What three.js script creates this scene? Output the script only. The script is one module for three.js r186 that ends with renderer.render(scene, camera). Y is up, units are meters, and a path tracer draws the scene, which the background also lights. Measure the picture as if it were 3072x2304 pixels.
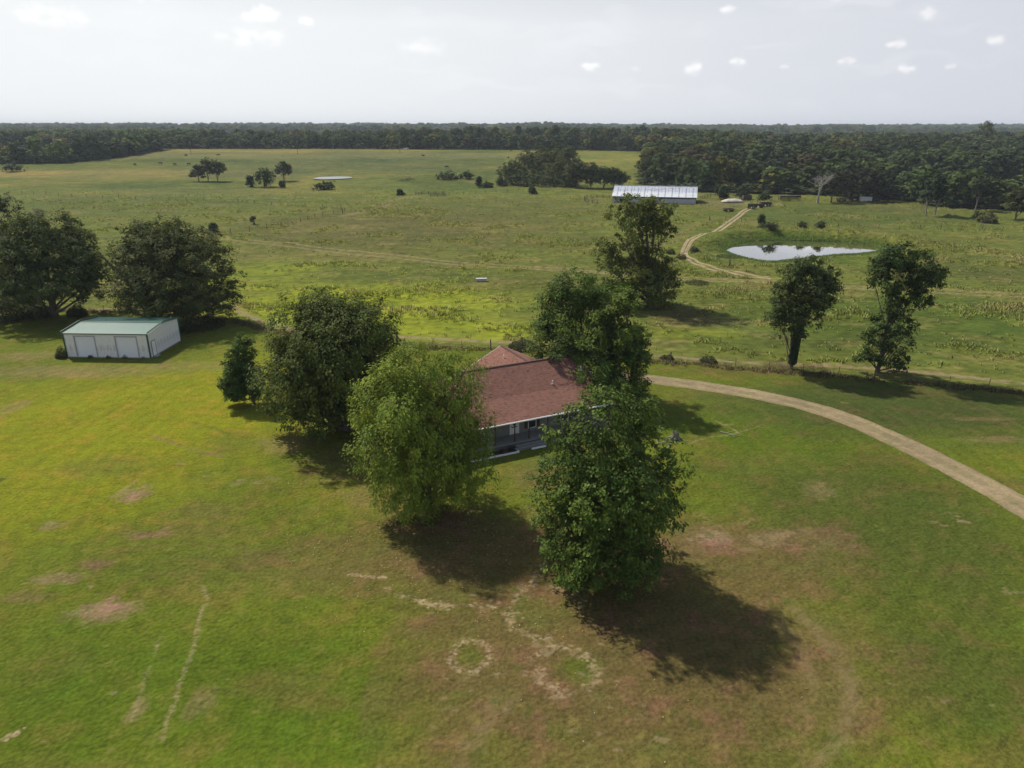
import * as THREE from 'three';
import { mergeGeometries } from 'three/addons/utils/BufferGeometryUtils.js';
import { MarchingCubes } from 'three/addons/objects/MarchingCubes.js';

// ------------------------------------------------------------------ camera, sky, sun, exposure
const scene = new THREE.Scene();
const camera = new THREE.PerspectiveCamera(56.73, 4 / 3, 0.5, 20000);
camera.position.set(0, 30, 0);
camera.rotation.set(-19.817 * Math.PI / 180, 0, 0);
const renderer = new THREE.WebGLRenderer({ antialias: true });
renderer.setSize(1024, 768);
renderer.toneMapping = THREE.LinearToneMapping;
renderer.toneMappingExposure = 1.16;
renderer.shadowMap.enabled = true;
const SUN_EL = 48 * Math.PI / 180, SUN_AZ = -45 * Math.PI / 180;          // azimuth from straight ahead, minus is left
const sunDir = new THREE.Vector3(Math.sin(SUN_AZ) * Math.cos(SUN_EL), Math.sin(SUN_EL), -Math.cos(SUN_AZ) * Math.cos(SUN_EL));
const sun = new THREE.DirectionalLight(new THREE.Color(1, 0.92, 0.79), 5.0);
sun.position.copy(sunDir).multiplyScalar(400).add(new THREE.Vector3(0, 0, -120));
sun.target.position.set(0, 0, -120);
sun.castShadow = true;
Object.assign(sun.shadow.camera, { left: -220, right: 220, top: 220, bottom: -220, near: 1, far: 900 });
sun.shadow.mapSize.set(4096, 4096);
sun.shadow.radius = 2.2;
sun.name = 'sun';
scene.add(sun, sun.target);

// ------------------------------------------------------------------ random numbers and noise
function rng(seed) { let a = seed >>> 0; return () => { a = (a + 0x6d2b79f5) | 0; let t = Math.imul(a ^ (a >>> 15), 1 | a); t = (t + Math.imul(t ^ (t >>> 7), 61 | t)) ^ t; return ((t ^ (t >>> 14)) >>> 0) / 4294967296; }; }
const R = rng(77);
const PERM = new Uint8Array(512), GX = new Float32Array(512), GY = new Float32Array(512), GZ = new Float32Array(512);
{ const r = rng(5), p = [...Array(256).keys()]; for (let i = 255; i > 0; i--) { const j = Math.floor(r() * (i + 1)); [p[i], p[j]] = [p[j], p[i]]; }
  for (let i = 0; i < 512; i++) { PERM[i] = p[i & 255]; const a = p[i & 255] / 256 * 6.28318; GX[i] = Math.cos(a); GY[i] = Math.sin(a); GZ[i] = ((p[(i * 7 + 3) & 255] / 128) - 1); } }
function n2(x, y) {            // gradient noise, about -0.7..0.7
  const xf = Math.floor(x), yf = Math.floor(y), X = xf & 255, Y = yf & 255; x -= xf; y -= yf;
  const u = x * x * x * (x * (x * 6 - 15) + 10), v = y * y * y * (y * (y * 6 - 15) + 10);
  const a = PERM[X] + Y, b = PERM[X + 1] + Y, A = PERM[a], B = PERM[b], C = PERM[a + 1], D = PERM[b + 1];
  const p = GX[A] * x + GY[A] * y, q = GX[B] * (x - 1) + GY[B] * y, r = GX[C] * x + GY[C] * (y - 1), s = GX[D] * (x - 1) + GY[D] * (y - 1);
  return p + u * (q - p) + v * (r + u * (s - r) - (p + u * (q - p)));
}
function n3(x, y, z) {         // value noise 0..1
  const xf = Math.floor(x), yf = Math.floor(y), zf = Math.floor(z), f = (t) => t * t * (3 - 2 * t);
  const u = f(x - xf), v = f(y - yf), w = f(z - zf), X = xf & 255, Y = yf & 255, Z = zf & 255;
  const h = (i, j, k) => PERM[PERM[PERM[(X + i) & 255] + ((Y + j) & 255)] + ((Z + k) & 255)] / 255;
  const l = (a, b, t) => a + (b - a) * t;
  return l(l(l(h(0, 0, 0), h(1, 0, 0), u), l(h(0, 1, 0), h(1, 1, 0), u), v), l(l(h(0, 0, 1), h(1, 0, 1), u), l(h(0, 1, 1), h(1, 1, 1), u), v), w);
}
const fbm = (x, y, o) => { let s = 0, a = 1; for (let i = 0; i < o; i++) { s += a * n2(x, y); x = x * 2.03 + 17.1; y = y * 2.03 + 5.3; a *= 0.5; } return s; };
const clamp = (x, a = 0, b = 1) => x < a ? a : x > b ? b : x;
const ss = (a, b, x) => { const t = clamp((x - a) / (b - a)); return t * t * (3 - 2 * t); };
const mix = (a, b, t) => a + (b - a) * t;

// ------------------------------------------------------------------ sky: hazy summer air with small fair-weather clouds
{
  const W = 4096, H = 2048, data = new Float32Array(W * H * 4), puffs = [], r = rng(31);
  const DEG = Math.PI / 180;
  // [azimuth, elevation, width, height, strength] in degrees
  const clouds = [[-24.9, 8.1, 3.2, 0.9, 1], [-17.6, 7.0, 2.2, 0.7, 0.85], [-14.6, 6.8, 0.9, 0.4, 0.7], [-30.2, 6.2, 4.2, 0.9, 0.5], [-18.2, 5.5, 5.2, 1, 0.45], [-6.5, 5.2, 4.4, 0.7, 0.4], [-33.6, 7.2, 2.6, 0.8, 0.5], [5.8, 4.1, 1.25, 0.36, 0.95], [13.1, 3.8, 0.9, 0.5, 0.9],
    [16.1, 4.2, 0.95, 0.4, 0.9], [15.1, 7.6, 1.0, 0.36, 0.7], [22.6, 8.0, 1.4, 0.46, 0.9], [23.2, 4.1, 0.9, 0.34, 0.7], [26.1, 5.0, 1.0, 0.4, 0.75], [26.9, 3.5, 0.8, 0.38, 0.75], [27.6, 6.7, 0.8, 0.4, 0.55], [29.6, 7.9, 0.8, 0.4, 0.55],
    [31.6, 4.9, 0.7, 0.36, 0.65], [33.9, 7.0, 1.0, 0.5, 0.6], [34.1, 5.1, 1.6, 0.5, 0.95], [35.4, 3.9, 0.8, 0.38, 0.8], [29.4, 3.6, 0.5, 0.22, 0.5], [19.3, 3.9, 0.5, 0.2, 0.35], [9, 3.9, 0.7, 0.2, 0.25]];
  for (let i = 0; i < 420; i++) { const az = mix(-180, 180, r()); if (Math.abs(az) < 40) { const el = mix(11, 60, r()); clouds.push([az, el, mix(0.8, 3, r()) * (1 + el / 25), mix(0.4, 0.9, r()) * (1 + el / 25), mix(0.3, 1, r())]); } else { const el = mix(3, 55, r() * r()); clouds.push([az, el, mix(0.7, 2.4, r()) * (1 + el / 25), mix(0.3, 0.7, r()) * (1 + el / 25), mix(0.3, 1, r())]); } }
  for (const [az, el, w, h, s] of clouds) { const n = 16; for (let i = 0; i < n; i++) { const t = r() * 2 - 1, k = 1 - t * t; const rad = h * mix(0.32, 0.62, r()) * (0.45 + 0.55 * k); puffs.push([az + t * w * 0.5, el + h * 0.25 + (r() * 0.9 - 0.35) * h * k, rad * 1.55, rad, s, el]); } }
  const dens = new Float32Array(W * H), low = new Float32Array(W * H);
  for (const [az, el, rx, ry, s, base] of puffs) {
    const cx = (0.5 + az / 360) * W, cy = (0.5 + el / 180) * H, px = rx / 360 * W / Math.max(0.3, Math.cos(el * DEG)), py = ry / 180 * H;
    for (let y = Math.floor(cy - py * 1.7); y <= cy + py * 1.7; y++) for (let x = Math.floor(cx - px * 1.7); x <= cx + px * 1.7; x++) {
      const xx = ((x % W) + W) % W, dx = (x - cx) / px, dy = (y - cy) / py, nz = n2(x * 0.11, y * 0.16) * 0.7 + n2(x * 0.27 + 9, y * 0.34) * 0.35;
      const d = Math.sqrt(dx * dx + dy * dy) + nz * 1.5, a = s * ss(1.75, -0.1, d) * 0.36, i = y * W + xx;
      dens[i] = 1 - (1 - dens[i]) * (1 - a); if (dy < -0.1) low[i] = Math.max(low[i], a * -dy);
    }
  }
  for (let y = 0; y < H; y++) {
    const el = ((y + 0.5) / H - 0.5) * 180;
    for (let x = 0; x < W; x++) {
      const az = ((x + 0.5) / W - 0.5) * 360, i = y * W + x;
      const ca = Math.cos(el * DEG), cosS = Math.sin(el * DEG) * Math.sin(SUN_EL) + ca * Math.cos(SUN_EL) * Math.cos(az * DEG - SUN_AZ);
      const g = Math.pow(clamp(cosS * 0.5 + 0.5), 3.2), t = 1 - Math.exp(-Math.max(0, el - 7) / 14);
      const glow = Math.pow(clamp(cosS), 10) * 0.4;
      const sideways = ss(1.6, 0.35, Math.abs(Math.atan2(Math.sin(az * DEG - SUN_AZ), Math.cos(az * DEG - SUN_AZ))));
      let cr = mix(0.57, 0.79, sideways), cg = mix(0.59, 0.815, sideways), cb = mix(0.65, 0.825, sideways);
      cr = mix(cr, mix(0.09, 0.22, g), t) + glow; cg = mix(cg, mix(0.15, 0.27, g), t) + glow * 0.98; cb = mix(cb, mix(0.29, 0.38, g), t) + glow * 0.92;
      if (el > 0.5) { const wsp = 0.5 * ss(-0.05, 0.75, fbm(az * 0.10 + 3, el * 0.55 + fbm(az * 0.3, el * 0.8, 2) * 0.6, 4)) * ss(0.5, 3, el); cr = mix(cr, cr * 0.6 + 0.36, wsp); cg = mix(cg, cg * 0.6 + 0.362, wsp); cb = mix(cb, cb * 0.6 + 0.365, wsp); }
      if (el > 0.5 && dens[i] > 0) { const d = dens[i] * ss(0.5, 2, el), k = low[i] * 0.35; cr = mix(cr, mix(0.86, 0.98, sideways) - k * 0.5, d); cg = mix(cg, mix(0.85, 0.98, sideways) - k * 0.42, d); cb = mix(cb, mix(0.86, 0.98, sideways) - k * 0.25, d); }
      data[i * 4] = cr; data[i * 4 + 1] = cg; data[i * 4 + 2] = cb; data[i * 4 + 3] = 1;
    }
  }
  // the equirectangular map's middle column looks along +x: turn it so that azimuth 0 looks along -z
  const turned = new Float32Array(W * H * 4), q = W / 4;
  for (let y = 0; y < H; y++) for (let x = 0; x < W; x++) { const s = (y * W + (x + q) % W) * 4, d = (y * W + x) * 4; turned[d] = data[s]; turned[d + 1] = data[s + 1]; turned[d + 2] = data[s + 2]; turned[d + 3] = 1; }
  const tex = new THREE.DataTexture(turned, W, H, THREE.RGBAFormat, THREE.FloatType);
  tex.mapping = THREE.EquirectangularReflectionMapping; tex.magFilter = THREE.LinearFilter; tex.minFilter = THREE.LinearFilter; tex.wrapS = THREE.RepeatWrapping; tex.needsUpdate = true;
  scene.background = tex; scene.environment = tex;
}
scene.fog = new THREE.FogExp2(new THREE.Color().setRGB(0.62, 0.70, 0.82), 0.00011);

// ------------------------------------------------------------------ building helpers
const usedNames = {};
function numbered(n) { const k = usedNames[n] = (usedNames[n] ?? -1) + 1; return k ? n + '_' + String(k).padStart(3, '0') : n; }
function tag(o, label, category, group) { o.userData.label = label; o.userData.category = category; if (group) o.userData.group = group; return o; }
function shade(o) { o.traverse((m) => { if (m.isMesh) { m.castShadow = true; m.receiveShadow = true; } }); return o; }
function thing(name, label, category, x, z, turn = 0, group, y) {
  const o = new THREE.Group(); o.name = numbered(name); scene.add(o);
  o.position.set(x, y ?? HT(x, z), z); o.rotation.y = turn; return tag(o, label, category, group);
}
function part(name, geos, mat, parent) {
  const g = Array.isArray(geos) ? (geos.length > 1 ? mergeGeometries(geos.map((k) => k.index ? k.toNonIndexed() : k)) : geos[0]) : geos;
  const m = new THREE.Mesh(g, mat); m.name = name; m.castShadow = m.receiveShadow = true; parent.add(m); return m;
}
function copyOf(o, x, z, turn, label, scale = 1) {
  const c = o.clone(); c.userData = { ...o.userData, label: label ?? o.userData.label }; c.name = numbered(o.name.replace(/_\d+$/, '')); c.position.set(x, HT(x, z), z); c.rotation.y = turn;
  if (Array.isArray(scale)) c.scale.set(...scale); else c.scale.setScalar(scale);
  scene.add(c); return c;
}
function structure(name, geo, mat, parent = scene) { const m = new THREE.Mesh(geo, mat); m.name = parent === scene ? numbered(name) : name; m.receiveShadow = true; m.castShadow = true; m.userData.kind = 'structure'; parent.add(m); return m; }
const V = (x, y, z) => new THREE.Vector3(x, y, z);
function bx(w, h, d, x = 0, y = 0, z = 0, ry = 0, rx = 0, rz = 0) { const g = new THREE.BoxGeometry(w, h, d); if (rx) g.rotateX(rx); if (rz) g.rotateZ(rz); if (ry) g.rotateY(ry); g.translate(x, y, z); return g; }
function cyl(r0, r1, h, x, y, z, n = 10, axis = 'y') { const g = new THREE.CylinderGeometry(r1, r0, h, n); if (axis === 'x') g.rotateZ(Math.PI / 2); if (axis === 'z') g.rotateX(Math.PI / 2); g.translate(x, y, z); return g; }
function quadStrip(pts, uvScale = 1) {      // pts: list of quads [a,b,c,d] as Vector3, flat, uv in metres
  const p = [], uv = [];
  for (const [a, b, c, d] of pts) { const w = a.distanceTo(b) * uvScale, h = a.distanceTo(d) * uvScale; for (const [q, s, t] of [[a, 0, 0], [b, w, 0], [c, w, h], [a, 0, 0], [c, w, h], [d, 0, h]]) { p.push(q.x, q.y, q.z); uv.push(s, t); } }
  const g = new THREE.BufferGeometry(); g.setAttribute('position', new THREE.Float32BufferAttribute(p, 3)); g.setAttribute('uv', new THREE.Float32BufferAttribute(uv, 2)); g.computeVertexNormals(); return g;
}
function limb(pts, radii, n = 6, seed = 0) {          // tapered tube through Vector3 points, with a slightly uneven skin
  const curve = new THREE.CatmullRomCurve3(pts), m = Math.max(3, (pts.length - 1) * 3), pos = [], nor = [], uv = [], idx = [], up = V(0.31, 0.2, 0.93);
  for (let i = 0; i <= m; i++) {
    const t = i / m, c = curve.getPoint(t), tg = curve.getTangent(t), a = V().crossVectors(tg, up).normalize(), b = V().crossVectors(tg, a), k = t * (radii.length - 1), k0 = Math.min(radii.length - 2, Math.floor(k)), r0 = mix(radii[k0], radii[k0 + 1], k - k0);
    for (let j = 0; j <= n; j++) { const w = j / n * Math.PI * 2, r = r0 * (1 + 0.16 * Math.sin(w * 3 + seed + i * 0.4)), d = a.clone().multiplyScalar(Math.cos(w)).addScaledVector(b, Math.sin(w)); pos.push(c.x + d.x * r, c.y + d.y * r, c.z + d.z * r); nor.push(d.x, d.y, d.z); uv.push(j / n * 1.2, t * 6); }
  }
  for (let i = 0; i < m; i++) for (let j = 0; j < n; j++) { const q = i * (n + 1) + j; idx.push(q, q + 1, q + n + 2, q, q + n + 2, q + n + 1); }
  const g = new THREE.BufferGeometry(); g.setAttribute('position', new THREE.Float32BufferAttribute(pos, 3)); g.setAttribute('normal', new THREE.Float32BufferAttribute(nor, 3)); g.setAttribute('uv', new THREE.Float32BufferAttribute(uv, 2)); g.setIndex(idx); return g;
}
const toS = (c) => c <= 0.0031308 ? c * 12.92 : 1.055 * Math.pow(c, 1 / 2.4) - 0.055;
const SRGB = new Uint8ClampedArray(4097); for (let i = 0; i <= 4096; i++) SRGB[i] = Math.round(255 * toS(i / 4096));
function texture(w, h, fn, repeat, srgb = true) {   // fn(x, y) gives linear colour 0..1 (or [v, v, v] data)
  const d = new Uint8Array(w * h * 4);
  for (let y = 0; y < h; y++) for (let x = 0; x < w; x++) { const c = fn(x, y), i = (y * w + x) * 4; for (let k = 0; k < 3; k++) d[i + k] = srgb ? SRGB[Math.round(clamp(c[k]) * 4096)] : Math.round(clamp(c[k]) * 255); d[i + 3] = 255; }
  const t = new THREE.DataTexture(d, w, h); t.magFilter = THREE.LinearFilter; t.minFilter = THREE.LinearMipmapLinearFilter; t.generateMipmaps = true; t.wrapS = t.wrapT = THREE.RepeatWrapping;
  if (srgb) t.colorSpace = THREE.SRGBColorSpace; if (repeat) t.repeat.set(repeat[0], repeat[1]); t.needsUpdate = true; return t;
}
const lin = (r, g, b) => new THREE.Color().setRGB(r, g, b);
const std = (r, g, b, rough = 0.8, more = {}) => new THREE.MeshStandardMaterial({ color: lin(r, g, b), roughness: rough, ...more });
// distance to a polyline of [x, z] points; also how far along it
function polyDist(L, x, z) { let best = 1e9; for (let i = 0; i + 1 < L.length; i++) { const ax = L[i][0], az = L[i][1], dx = L[i + 1][0] - ax, dz = L[i + 1][1] - az, t = clamp(((x - ax) * dx + (z - az) * dz) / (dx * dx + dz * dz)), ex = x - ax - dx * t, ez = z - az - dz * t, d = ex * ex + ez * ez; if (d < best) best = d; } return Math.sqrt(best); }
function inside(L, x, z) { let c = false; for (let i = 0, j = L.length - 1; i < L.length; j = i++) if ((L[i][1] > z) !== (L[j][1] > z) && x < (L[j][0] - L[i][0]) * (z - L[i][1]) / (L[j][1] - L[i][1]) + L[i][0]) c = !c; return c; }
function smoothLine(L, n = 6) { const c = new THREE.CatmullRomCurve3(L.map(([x, z]) => V(x, 0, z))); return c.getPoints((L.length - 1) * n).map((p) => [p.x, p.z]); }

// ------------------------------------------------------------------ lie of the land
const pondShore = smoothLine([...[[55.29, -187.15], [56.87, -177.14], [61.56, -169.97], [66.46, -171.87], [79.69, -178.86], [87.38, -180.95], [95.3, -185.66], [99.51, -191.77], [99.17, -197.03], [91.88, -202.57], [83.54, -204.33], [75.29, -205.22], [65.6, -201.69]], [55.29, -187.15]], 8);
const farPondShore = smoothLine([...[[-117.94, -445.87], [-112.91, -440.22], [-106.33, -441.63], [-100.15, -451.53], [-104.41, -460.65], [-116.26, -457.22]], [-117.94, -445.87]], 6);
const bboxOf = (L, m) => [Math.min(...L.map((p) => p[0])) - m, Math.max(...L.map((p) => p[0])) + m, Math.min(...L.map((p) => p[1])) - m, Math.max(...L.map((p) => p[1])) + m];
const pondBox = bboxOf(pondShore, 22), farBox = bboxOf(farPondShore, 10);
const inBox = (b, x, z) => x > b[0] && x < b[1] && z > b[2] && z < b[3];
const shoreDist = (L, x, z) => (inside(L, x, z) ? -1 : 1) * polyDist([...L, L[0]], x, z);
const fence = smoothLine([[-113.44, -124.77], [-94.19, -123.37], [-69.74, -120.66], [-46.68, -114.95], [-36.76, -107.79], [-16.05, -100.2], [3.58, -97.43], [19.31, -92.9], [36.08, -88.36], [61.98, -80.69], [74.58, -76.54]], 5);
function fenceZ(x) { for (let i = 0; i + 1 < fence.length; i++) if (x >= fence[i][0] && x < fence[i + 1][0]) return mix(fence[i][1], fence[i + 1][1], (x - fence[i][0]) / (fence[i + 1][0] - fence[i][0])); return x < 0 ? fence[0][1] : fence[fence.length - 1][1]; }
function baseH(x, z) { const d = -z; return 11 * ss(380, 720, d) * (1 - 0.4 * ss(90, 300, x)) + 13 * ss(1200, 3000, d); }
const PLEV = -0.3, FARLEV = baseH(-109.94, -448.7) + 0.1;
// how tall the rough grass stands, 0 (grazed) to 1
function tallGrass(x, z) { const w = n2(x * 0.03, z * 0.03) * 2.5; return ss(0.0, 0.6, n2(x * 0.04 + w * 0.6 + 20, z * 0.07 + w + 8) + 0.5 * n2(x * 0.13 + 4, z * 0.2 + 11) + 0.25 * n2(x * 0.4, z * 0.5)); }
function HT(x, z) {
  const d = -z; let y = baseH(x, z);
  if (d > 125 && d < 700 && !(x > farBox[0] - 40 && x < farBox[1] + 40 && z > farBox[2] - 40 && z < farBox[3] + 60)) y += 0.35 * ss(125, 170, d) * n2(x * 0.021 + 3, z * 0.021) * ss(700, 400, d);
  if (d > 84 && d < 420 && z < fenceZ(x) - 2.5) { let k = ss(2.5, 6, fenceZ(x) - z) * ss(420, 300, d) * 0.4; if (inBox(pondBox, x, z)) k *= ss(5, 12, shoreDist(pondShore, x, z)); if (k > 0) y += k * tallGrass(x, z); }
  if (inBox(pondBox, x, z)) { const s = shoreDist(pondShore, x, z); y = mix(y, 0, ss(10, 3, s)); y += -1.5 * ss(1.0, -3.0, s); if (s > 0) { const [cx, cz] = [76, -186]; const far = ss(-2, 10, cz - z + 3); y += far * 1.9 * ss(0.5, 5, s) * ss(17, 8, s); } }
  if (inBox(farBox, x, z)) { const s = shoreDist(farPondShore, x, z); y = mix(y, FARLEV - 0.5, ss(7, 0, s)); }
  if (d > 1000) y += ss(1000, 2600, d) * (11 * n2(x * 0.0011 + 7, z * 0.0014 + 2) + 10 * n2(x * 0.004, z * 0.003 + 9));
  return y;
}

// ------------------------------------------------------------------ ground colour, in world metres
const YEL = [0.160, 0.168, 0.008], GRN = [0.064, 0.096, 0.008], BRN = [0.098, 0.076, 0.026], SHADEGRN = [0.050, 0.066, 0.013], TAN = [0.178, 0.131, 0.066], RED = [0.130, 0.088, 0.042], SOIL = [0.215, 0.165, 0.095], LIME = [0.185, 0.212, 0.014], OLV = [0.085, 0.095, 0.019], HAY = [0.165, 0.145, 0.040], MOSS = [0.058, 0.080, 0.015];
// [x, z, rx, rz, colour, amount, raggedness]
const lawnBlobs = [
  [-42.71, -73.22, 25.35, 19.27, YEL, 0.85, 0.5], [-39.11, -55.18, 11.9, 9.03, YEL, 0.6, 0.5], [-35.66, -89.87, 7.3, 11.53, YEL, 0.5, 0.4], [-14.07, -55.99, 6.51, 5.11, YEL, 0.35, 0.6], [-23.04, -31.91, 15.77, 7.15, GRN, 0.85, 0.5], [-11.57, -30.55, 5.71, 5.8, GRN, 0.85, 0.4], [-18.25, -44.06, 12.7, 4.03, OLV, 0.5, 0.7],
  [-57.85, -88.08, 13.92, 3.19, TAN, 0.45, 0.8], [-67.52, -94.64, 5.16, 2.56, TAN, 0.4, 0.8], [-42.56, -90.54, 9.31, 2.37, TAN, 0.3, 0.8], [-56.81, -75.48, 1.58, 2.86, TAN, 0.4, 0.8], [-28.25, -65.45, 3.26, 3.34, OLV, 0.4, 0.7], [-38.49, -60.24, 5.21, 2.9, OLV, 0.45, 0.8], [-22.66, -65.41, 3.26, 2.79, TAN, 0.45, 0.8],
  [30.16, -50.38, 14.49, 17.22, SHADEGRN, 0.8, 0.4], [26.04, -69.72, 11.21, 8.62, GRN, 0.75, 0.5], [26.97, -78.58, 8.74, 4.59, OLV, 0.55, 0.6], [43.83, -75.45, 23.89, 11.24, [0.046, 0.062, 0.014], 0.95, 0.4], [33.11, -88.62, 13.39, 2.66, BRN, 0.6, 0.5], [47.15, -81.67, 13, 3.94, SHADEGRN, 0.7, 0.5], [21.46, -60.24, 5.65, 2.9, OLV, 0.4, 0.6],  // dull dark greens at right: thin-cloud shade put into the grass colour
  [26.42, -32.67, 6.77, 6.39, SHADEGRN, 0.7, 0.5], [12.13, -34.47, 12.29, 8.72, BRN, 0.92, 0.5], [4.53, -34.25, 15.63, 10.68, BRN, 0.97, 0.45], [15.34, -45.1, 11.15, 6.52, BRN, 0.85, 0.6], [-0.2, -44.64, 11.03, 6.98, BRN, 0.75, 0.6], [-5.44, -46.99, 10.47, 6.96, BRN, 0.7, 0.6], [-15.03, -60.6, 5.21, 5.84, BRN, 0.5, 0.8], [2.71, -58.43, 3.38, 3.67, RED, 0.5, 0.7], [-0.82, -72.97, 4.6, 5.37, BRN, 0.5, 0.6],  // first blob: green darkened for the same cloud shade
  [-12.21, -54.47, 3.19, 2.78, RED, 0.5, 0.9], [-6.57, -50.23, 4.11, 2.14, RED, 0.6, 0.9], [21.9, -47.51, 4.64, 2.22, RED, 0.5, 0.9], [15.21, -47.83, 2.51, 2.11, RED, 0.6, 0.9], [-18.64, -44.98, 2.73, 1.55, BRN, 0.6, 0.9], [-15.03, -46.85, 3.53, 1.91, BRN, 0.5, 0.9], [-25.03, -48.79, 6.57, 1.36, BRN, 0.35, 0.9], [-12.64, -42.73, 4.26, 2.2, BRN, 0.4, 0.9],
  [-32.12, -42.66, 2.03, 0.82, TAN, 0.75, 1], [-26.91, -39.09, 2.38, 1.34, TAN, 1, 1], [-32.85, -54.97, 1.53, 1.66, TAN, 0.85, 1], [-28.33, -48.42, 2.18, 0.54, RED, 0.9, 1], [-30.44, -44.35, 1.22, 0.82, RED, 0.9, 1], [-36.97, -49.81, 1.11, 0.85, TAN, 0.6, 1], [-32.89, -40.55, 1.89, 0.91, RED, 0.5, 1], [-25.23, -52.05, 3.46, 1.82, BRN, 0.5, 1], [-17.33, -31.08, 1.03, 1.35, TAN, 0.35, 1], [-20.5, -30.73, 0.56, 0.99, TAN, 0.55, 1], [15.84, -48.12, 1.3, 1.33, SOIL, 0.5, 1], [13.82, -46.53, 2.81, 1.89, RED, 0.5, 1], [20.05, -47.78, 1.97, 1.32, TAN, 0.55, 1], [25.03, -48.15, 2.53, 2, RED, 0.4, 1],
  [27.01, -55.65, 1.83, 1.86, TAN, 0.4, 1], [16.83, -42.73, 4.26, 2.2, BRN, 0.5, 0.9], [3.93, -33.77, 1.23, 1.37, GRN, 0.6, 0.9], [-2.52, -34.92, 0.84, 1.04, GRN, 0.4, 0.9], [1.65, -39.13, 2.44, 1.91, OLV, 0.5, 0.8], [49.39, -66.45, 4.26, 0.92, TAN, 0.35, 0.9], [51.41, -71.97, 4.06, 0.66, TAN, 0.35, 0.9], [-9.49, -27.43, 2.81, 1.68, GRN, 0.5, 0.6], [14.09, -28, 3.08, 1.73, OLV, 0.4, 0.7],
];
const pastureBlobs = [
  [-28.36, -126.29, 34.43, 21.15, LIME, 0.9, 0.5], [-7.7, -108.2, 23.24, 7.05, LIME, 0.9, 0.4], [-53.74, -152.37, 15.75, 20.15, LIME, 0.5, 0.7], [4.2, -145.88, 19.09, 11.26, OLV, 0.6, 0.6], [-36.44, -236.53, 59.79, 60.73, [0.088, 0.082, 0.026], 0.75, 0.7], [-1.1, -296.36, 51.31, 49.43, [0.082, 0.092, 0.022], 0.6, 0.7], [-166.44, -329.43, 70, 91.13, [0.075, 0.098, 0.022], 0.7, 0.6], [-268.9, -475.44, 106.85, 35.21, HAY, 0.95, 0.6], [-134.69, -615.43, 234.58, 43.13, [0.125, 0.130, 0.046], 0.8, 0.5], [-302.74, -607.45, 75.12, 27.36, [0.12, 0.125, 0.045], 0.6, 0.5], [-219.09, -411.98, 98.41, 22.62, MOSS, 0.6, 0.6], [-139.02, -364.92, 68.82, 21.55, HAY, 0.4, 0.7],
  [-279.48, -559.97, 90.15, 36.6, MOSS, 0.5, 0.5], [-200.17, -677.7, 172.99, 48.2, HAY, 0.6, 0.4], [-112.88, -531.29, 137.02, 74.06, [0.072, 0.090, 0.030], 0.7, 0.4], [-160.14, -469.16, 46.93, 26.12, [0.078, 0.086, 0.034], 0.6, 0.5], [-28.9, -434.81, 43.62, 39.71, MOSS, 0.7, 0.5], [76.62, -594.01, 39.38, 86.48, [0.150, 0.160, 0.030], 0.9, 0.4], [63.48, -115.95, 39.11, 22.42, [0.055, 0.085, 0.012], 0.8, 0.5], [122.29, -264.13, 54.24, 42.52, [0.062, 0.086, 0.018], 0.8, 0.5],
  [106, -177.23, 29.19, 29.8, OLV, 0.6, 0.6], [103.99, -156.52, 12.19, 15.99, [0.060, 0.072, 0.020], 0.5, 0.6], [28.81, -115.61, 6.93, 9.16, BRN, 0.7, 0.7], [38.9, -132.65, 12.26, 7.88, OLV, 0.5, 0.7], [90.22, -307.61, 21.39, 17.47, TAN, 0.5, 0.9], [87.41, -222.18, 25.62, 11.44, BRN, 0.5, 0.8], [48.73, -173.62, 6.74, 14.29, MOSS, 0.6, 0.6], [18.08, -196.01, 25.11, 19.54, [0.086, 0.090, 0.022], 0.5, 0.7], [-22.24, -150.18, 34.45, 6.96, MOSS, 0.35, 0.8], [-46.4, -176.27, 34.29, 9.39, HAY, 0.35, 0.9],
  [74.16, -189.73, 24.76, 25.83, [0.070, 0.115, 0.014], 0.8, 0.5], [47.7, -101.75, 28.86, 6.31, MOSS, 0.6, 0.6], [28.3, -106.6, 8.62, 4.23, LIME, 0.35, 0.7], [-8.34, -233.01, 23.84, 11.39, HAY, 0.35, 0.9], [-57.52, -233.24, 19.37, 13.69, HAY, 0.4, 0.9], [163.84, -289.4, 36.65, 17.25, [0.09, 0.085, 0.03], 0.5, 0.7],
];
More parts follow.
